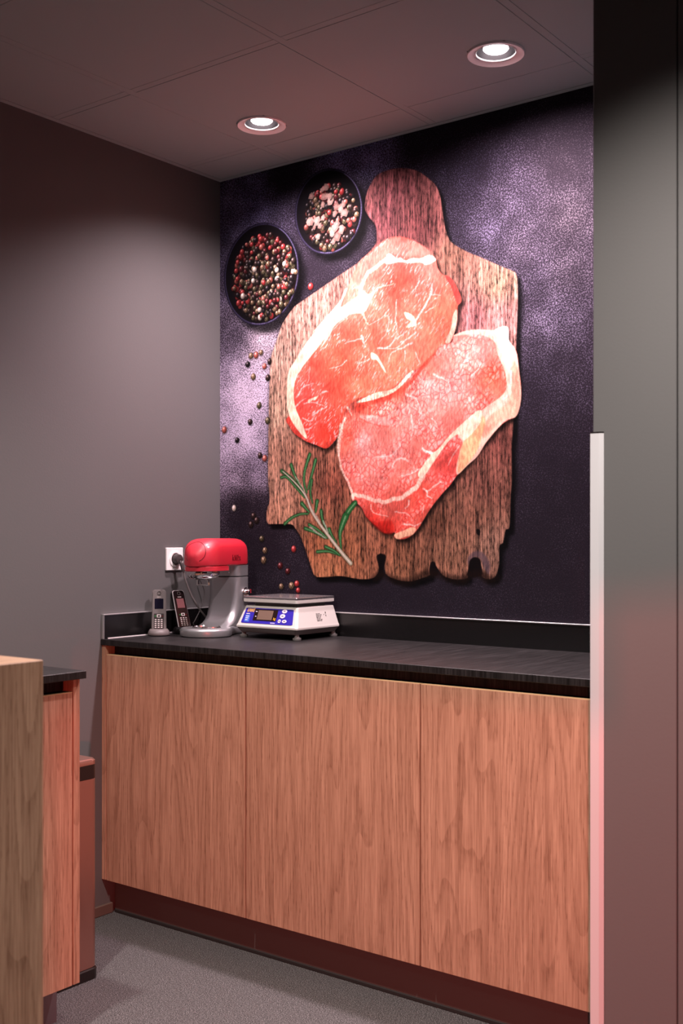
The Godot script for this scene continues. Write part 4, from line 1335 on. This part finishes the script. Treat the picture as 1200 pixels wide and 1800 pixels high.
	lay(cover(rounded(pp("1265 801 1285 844 1292 916 1287 959 1272 985 1236 991 1207 1007 1166 1046 1151 1025 1183 975 1236 947 1259 913 1262 857")), 5.0), Color(0.90, 0.55, 0.44), 0.55)
	lay(cover(rounded(pp("1151 973 1166 994 1154 1035 1142 1074 1118 1109 1069 1155 1063 1128 1081 1060 1124 1015")), 4.0), Color(0.95, 0.66, 0.42), 0.6)
	lay(cover(rounded(pp("1142 955 1153 980 1136 1011 1088 1050 1063 1030 1026 1052 977 1108 928 1166 907 1155 938 1113 957 1093 928 1071 963 1084 989 1072 1032 1031 1081 994")), 2.0), cream, 0.95)
	veins([["928 1160 902 1196 875 1215 840 1232 801 1238 760 1245 699 1230 643 1217 633 1229", 16, 14]], Color(0.98, 0.84, 0.76), 0.9)
	veins([["610 910 621 920 628 938", 8, 4], ["602 947 591 966 581 1006 574 1076", 8, 9], ["582 967 574 1017 572 1063 587 1129 612 1167 629 1202 635 1227", 8, 11]], Color(0.98, 0.86, 0.78), 0.85)
	lay(cover(rounded(pp("811 1357 847 1345 880 1333 899 1339 886 1358 854 1366 824 1373")), 1.6), Color(0.98, 0.74, 0.60), 0.95)
	lay(cover(rounded(pp("685 1287 726 1316 767 1310 801 1311 807 1352 767 1354 726 1327")), 3.0), Color(0.66, 0.11, 0.09), 0.55)
	lay(cover(rounded(pp("663 947 692 942 767 953 801 972 794 985 740 976 699 965")), 3.5), Color(0.97, 0.68, 0.66), 0.4)
	veins([["664 952 713 972 787 988", 4, 3], ["587 913 622 938 601 959", 5, 3]], Color(0.72, 0.18, 0.15), 0.5)
	veins([["925 1068 941 1081 963 1086", 6, 9], ["801 1129 819 1103 844 1099 867 1110", 4, 8], ["837 1051 814 1074 787 1090 726 1090", 6, 3], ["928 1204 947 1212 989 1187 1002 1183", 5, 4], ["941 1212 947 1231 966 1237", 6, 3], ["870 1243 868 1257 854 1270", 6, 3], ["814 1280 854 1286 876 1295", 4, 2], ["850 1322 873 1325 893 1328 919 1317", 6, 3], ["931 1260 925 1285", 3, 2], ["1069 1067 1038 1106 1026 1132", 4, 2], ["713 1254 726 1282 787 1294", 4, 2], ["912 1138 873 1153 834 1160", 5, 2],
		["860 883 899 902 912 925", 7, 3], ["880 955 886 1004 873 1042", 6, 3], ["912 946 928 961", 5, 2], ["970 824 1001 840 1020 850", 7, 3], ["1112 844 1136 825 1148 808", 5, 3], ["960 971 979 988", 4, 2], ["1026 858 1038 886", 4, 2], ["1100 770 1106 812", 3, 2], ["1259 842 1255 892", 7, 5], ["1230 926 1251 913", 6, 4]], Color(0.99, 0.88, 0.84), 0.8)
	for m in [cover(s1, 1.0), cover(s2, 1.0)]:       # unevenness of the moist surface
		for y in m[3]:
			for x in m[2]:
				if m[4][y * m[2] + x] > 40:
					var i: int = (m[1] + y) * mw + m[0] + x
					var k := 1.0 + (chip[i] - 128) * 0.0013 + (drift[i] - 128) * 0.0014 + (grit[i] - 128) * 0.0007
					paint[i * 3] = minf(1.0, paint[i * 3] * k)
					paint[i * 3 + 1] = minf(1.0, paint[i * 3 + 1] * k)
					paint[i * 3 + 2] = minf(1.0, paint[i * 3 + 2] * k)
	# --- rosemary
	for q in ROSEMARY:
		var c := rounded(pp(q[0]), false)
		stroke(c, q[1] * 1.3 + 3.0, q[2] + 2.0, Color(0.06, 0.10, 0.07), 0.55, 2.0)
		stroke(c, q[1] * 1.25, q[2] * 1.1, Color(0.14, 0.36, 0.18), 1.0, 1.2)
		stroke(c, q[1] * 0.4, q[2] * 0.3, Color(0.42, 0.60, 0.42), 0.75, 1.0)
	var stem := rounded(pp("316 1125 375 1169 423 1218 450 1272 486 1317 532 1366 583 1418 626 1458"), false)
	stroke(stem, 4.0, 15.0, Color(0.16, 0.14, 0.11), 0.5, 3.0)
	stroke(stem, 2.5, 11.0, Color(0.62, 0.60, 0.50), 1.0, 1.2)
	stroke(stem, 1.0, 4.0, Color(0.84, 0.80, 0.76), 0.8, 1.6)
	veins([["375 1146 402 1180 428 1222 455 1272 491 1313", 4, 6], ["444 1331 486 1354 517 1370", 7, 5], ["504 1309 527 1350", 6, 8]], Color(0.74, 0.72, 0.68), 0.9)
	# --- done: to bytes
	var out := PackedByteArray()
	out.resize(n * 3)
	for i in n * 3:
		out[i] = clampi(int(paint[i] * 255.0), 0, 255)
	paint = PackedFloat32Array()
	return tex(mw, mh, out)

const ROSEMARY := [
	["442 1068 421 1119 415 1164 428 1205", 7, 4], ["469 1088 452 1140 434 1193", 7, 4], ["355 1102 375 1146 413 1201", 7, 4], ["310 1123 365 1158 413 1209", 7, 5], ["308 1147 335 1147 375 1183 418 1222", 5, 4], ["452 1161 445 1206 455 1243", 5, 3], ["476 1237 469 1276", 8, 4], ["405 1244 421 1259 439 1276", 8, 4],
	["324 1318 359 1295 397 1283 434 1282", 6, 4], ["421 1335 470 1350 512 1370", 7, 4], ["439 1321 481 1341 522 1370", 6, 4], ["494 1272 502 1309 532 1358", 7, 4], ["530 1338 543 1362 563 1386", 7, 4], ["476 1419 527 1417 578 1430", 6, 4], ["514 1401 553 1415 578 1430", 6, 4], ["646 1246 621 1270 603 1294", 9, 15], ["603 1294 586 1330 579 1358 584 1410", 15, 4]]

# meat: warm washes, fine bright streaks (upper steak) or a cracked moist surface (lower steak)
func steak(outline: PackedVector2Array, at: Array, sd: int, cracked: bool) -> void:
	var m := cover(outline, 1.2)
	var inside := cover(outline, 12.0)
	var tone := washes(at, 2.2)
	var streak := noise(0.02, FastNoiseLite.TYPE_SIMPLEX_SMOOTH, 2, sd)
	var gloss := noise(0.05, FastNoiseLite.TYPE_SIMPLEX, 2, sd + 1)
	var soft := noise(0.012, FastNoiseLite.TYPE_SIMPLEX_SMOOTH, 2, sd + 2)
	var cells := noise(0.085, FastNoiseLite.TYPE_CELLULAR, 1, sd + 3)
	cells.cellular_return_type = FastNoiseLite.RETURN_DISTANCE2_SUB
	cells.domain_warp_enabled = true
	cells.domain_warp_amplitude = 18.0
	cells.domain_warp_frequency = 0.03
	cells.domain_warp_fractal_type = FastNoiseLite.DOMAIN_WARP_FRACTAL_NONE
	var x0: int = m[0]; var y0: int = m[1]; var w: int = m[2]; var h: int = m[3]
	var dx: int = x0 - inside[0]
	var dy: int = y0 - inside[1]
	var ww: int = inside[2]
	var mb: PackedByteArray = m[4]
	var ib: PackedByteArray = inside[4]
	for y in h:
		for x in w:
			var a := mb[y * w + x] / 255.0
			if a <= 0.0:
				continue
			var X := x0 + x
			var Y := y0 + y
			var i := Y * mw + X
			var r: float = tone[0][i] / 255.0
			var g: float = tone[1][i] / 255.0
			var b: float = tone[2][i] / 255.0
			# along the grain (down left to up right) and across it
			var u := X * 0.62 - Y * 0.78
			var v := X * 0.78 + Y * 0.62
			var sw := streak.get_noise_2d(X * 0.7, Y * 0.7)
			var s := streak.get_noise_2d(u * 0.9 + sw * 30.0, v * 5.0 + sw * 60.0)
			var gl := gloss.get_noise_2d(u * 0.7, v * 2.4)
			var sf := soft.get_noise_2d(X, Y)
			var k := 1.0 + s * 0.10 + sf * 0.10
			var white := 0.0
			if cracked:
				var c := cells.get_noise_2d(X * 1.0, Y * 0.85)      # about -1 in the cracks
				var wet := clampf(0.55 + sf * 1.1 + (g - 0.42) * 2.2, 0.0, 1.0)
				var crack := clampf((-0.80 - c) * 6.0, 0.0, 1.0) * wet
				k -= crack * 0.15
				g -= crack * 0.08
				b -= crack * 0.05
				white = wet * clampf((c + 0.80) * 0.9 + gl * 0.55, 0.0, 0.42)
			else:
				var ridge := 1.0 - absf(s) * 2.0
				var where := clampf(0.35 + sf * 1.6, 0.0, 1.0)
				white = clampf((ridge - 0.87) * 6.0, 0.0, 0.6) * where * clampf(0.5 + gl * 1.6, 0.0, 1.0)
				white = maxf(white, clampf((gl - 0.33) * 3.0, 0.0, 0.6) * where)
			var e := clampf(ib[(y + dy) * ww + x + dx] / 255.0 * 1.7 - 0.75, 0.0, 1.0)      # a little deeper red at the rim
			k *= 0.86 + 0.14 * e
			r = minf(1.0, r * k); g = g * k * (1.1 if cracked else 1.08); b = b * k * (1.1 if cracked else 1.06)
			r += (1.0 - r) * white; g += (0.80 - g) * white; b += (0.80 - b) * white
			paint[i * 3] += (r - paint[i * 3]) * a
			paint[i * 3 + 1] += (g - paint[i * 3 + 1]) * a
			paint[i * 3 + 2] += (b - paint[i * 3 + 2]) * a

func build_mural() -> void:
	M.mural = mat(Color.WHITE, 0.7, 0.0, 0.14)
	M.mural.albedo_texture = paint_mural()
	M.mural.texture_repeat = false
	var m := put("wall_mural", Shape.new().box(Vector3(0.0006, MURAL_LOW + 0.0006, 0.0004), Vector3(1.9492, CEIL - 0.001, 0.003)).mesh(20, func(p): return Vector2(p.x / MURAL_W, (CEIL - p.y) / (CEIL - MURAL_LOW))), M.mural)
	tag(m, "printed wall mural of two raw steaks on a weathered board with two spice bowls", "mural")
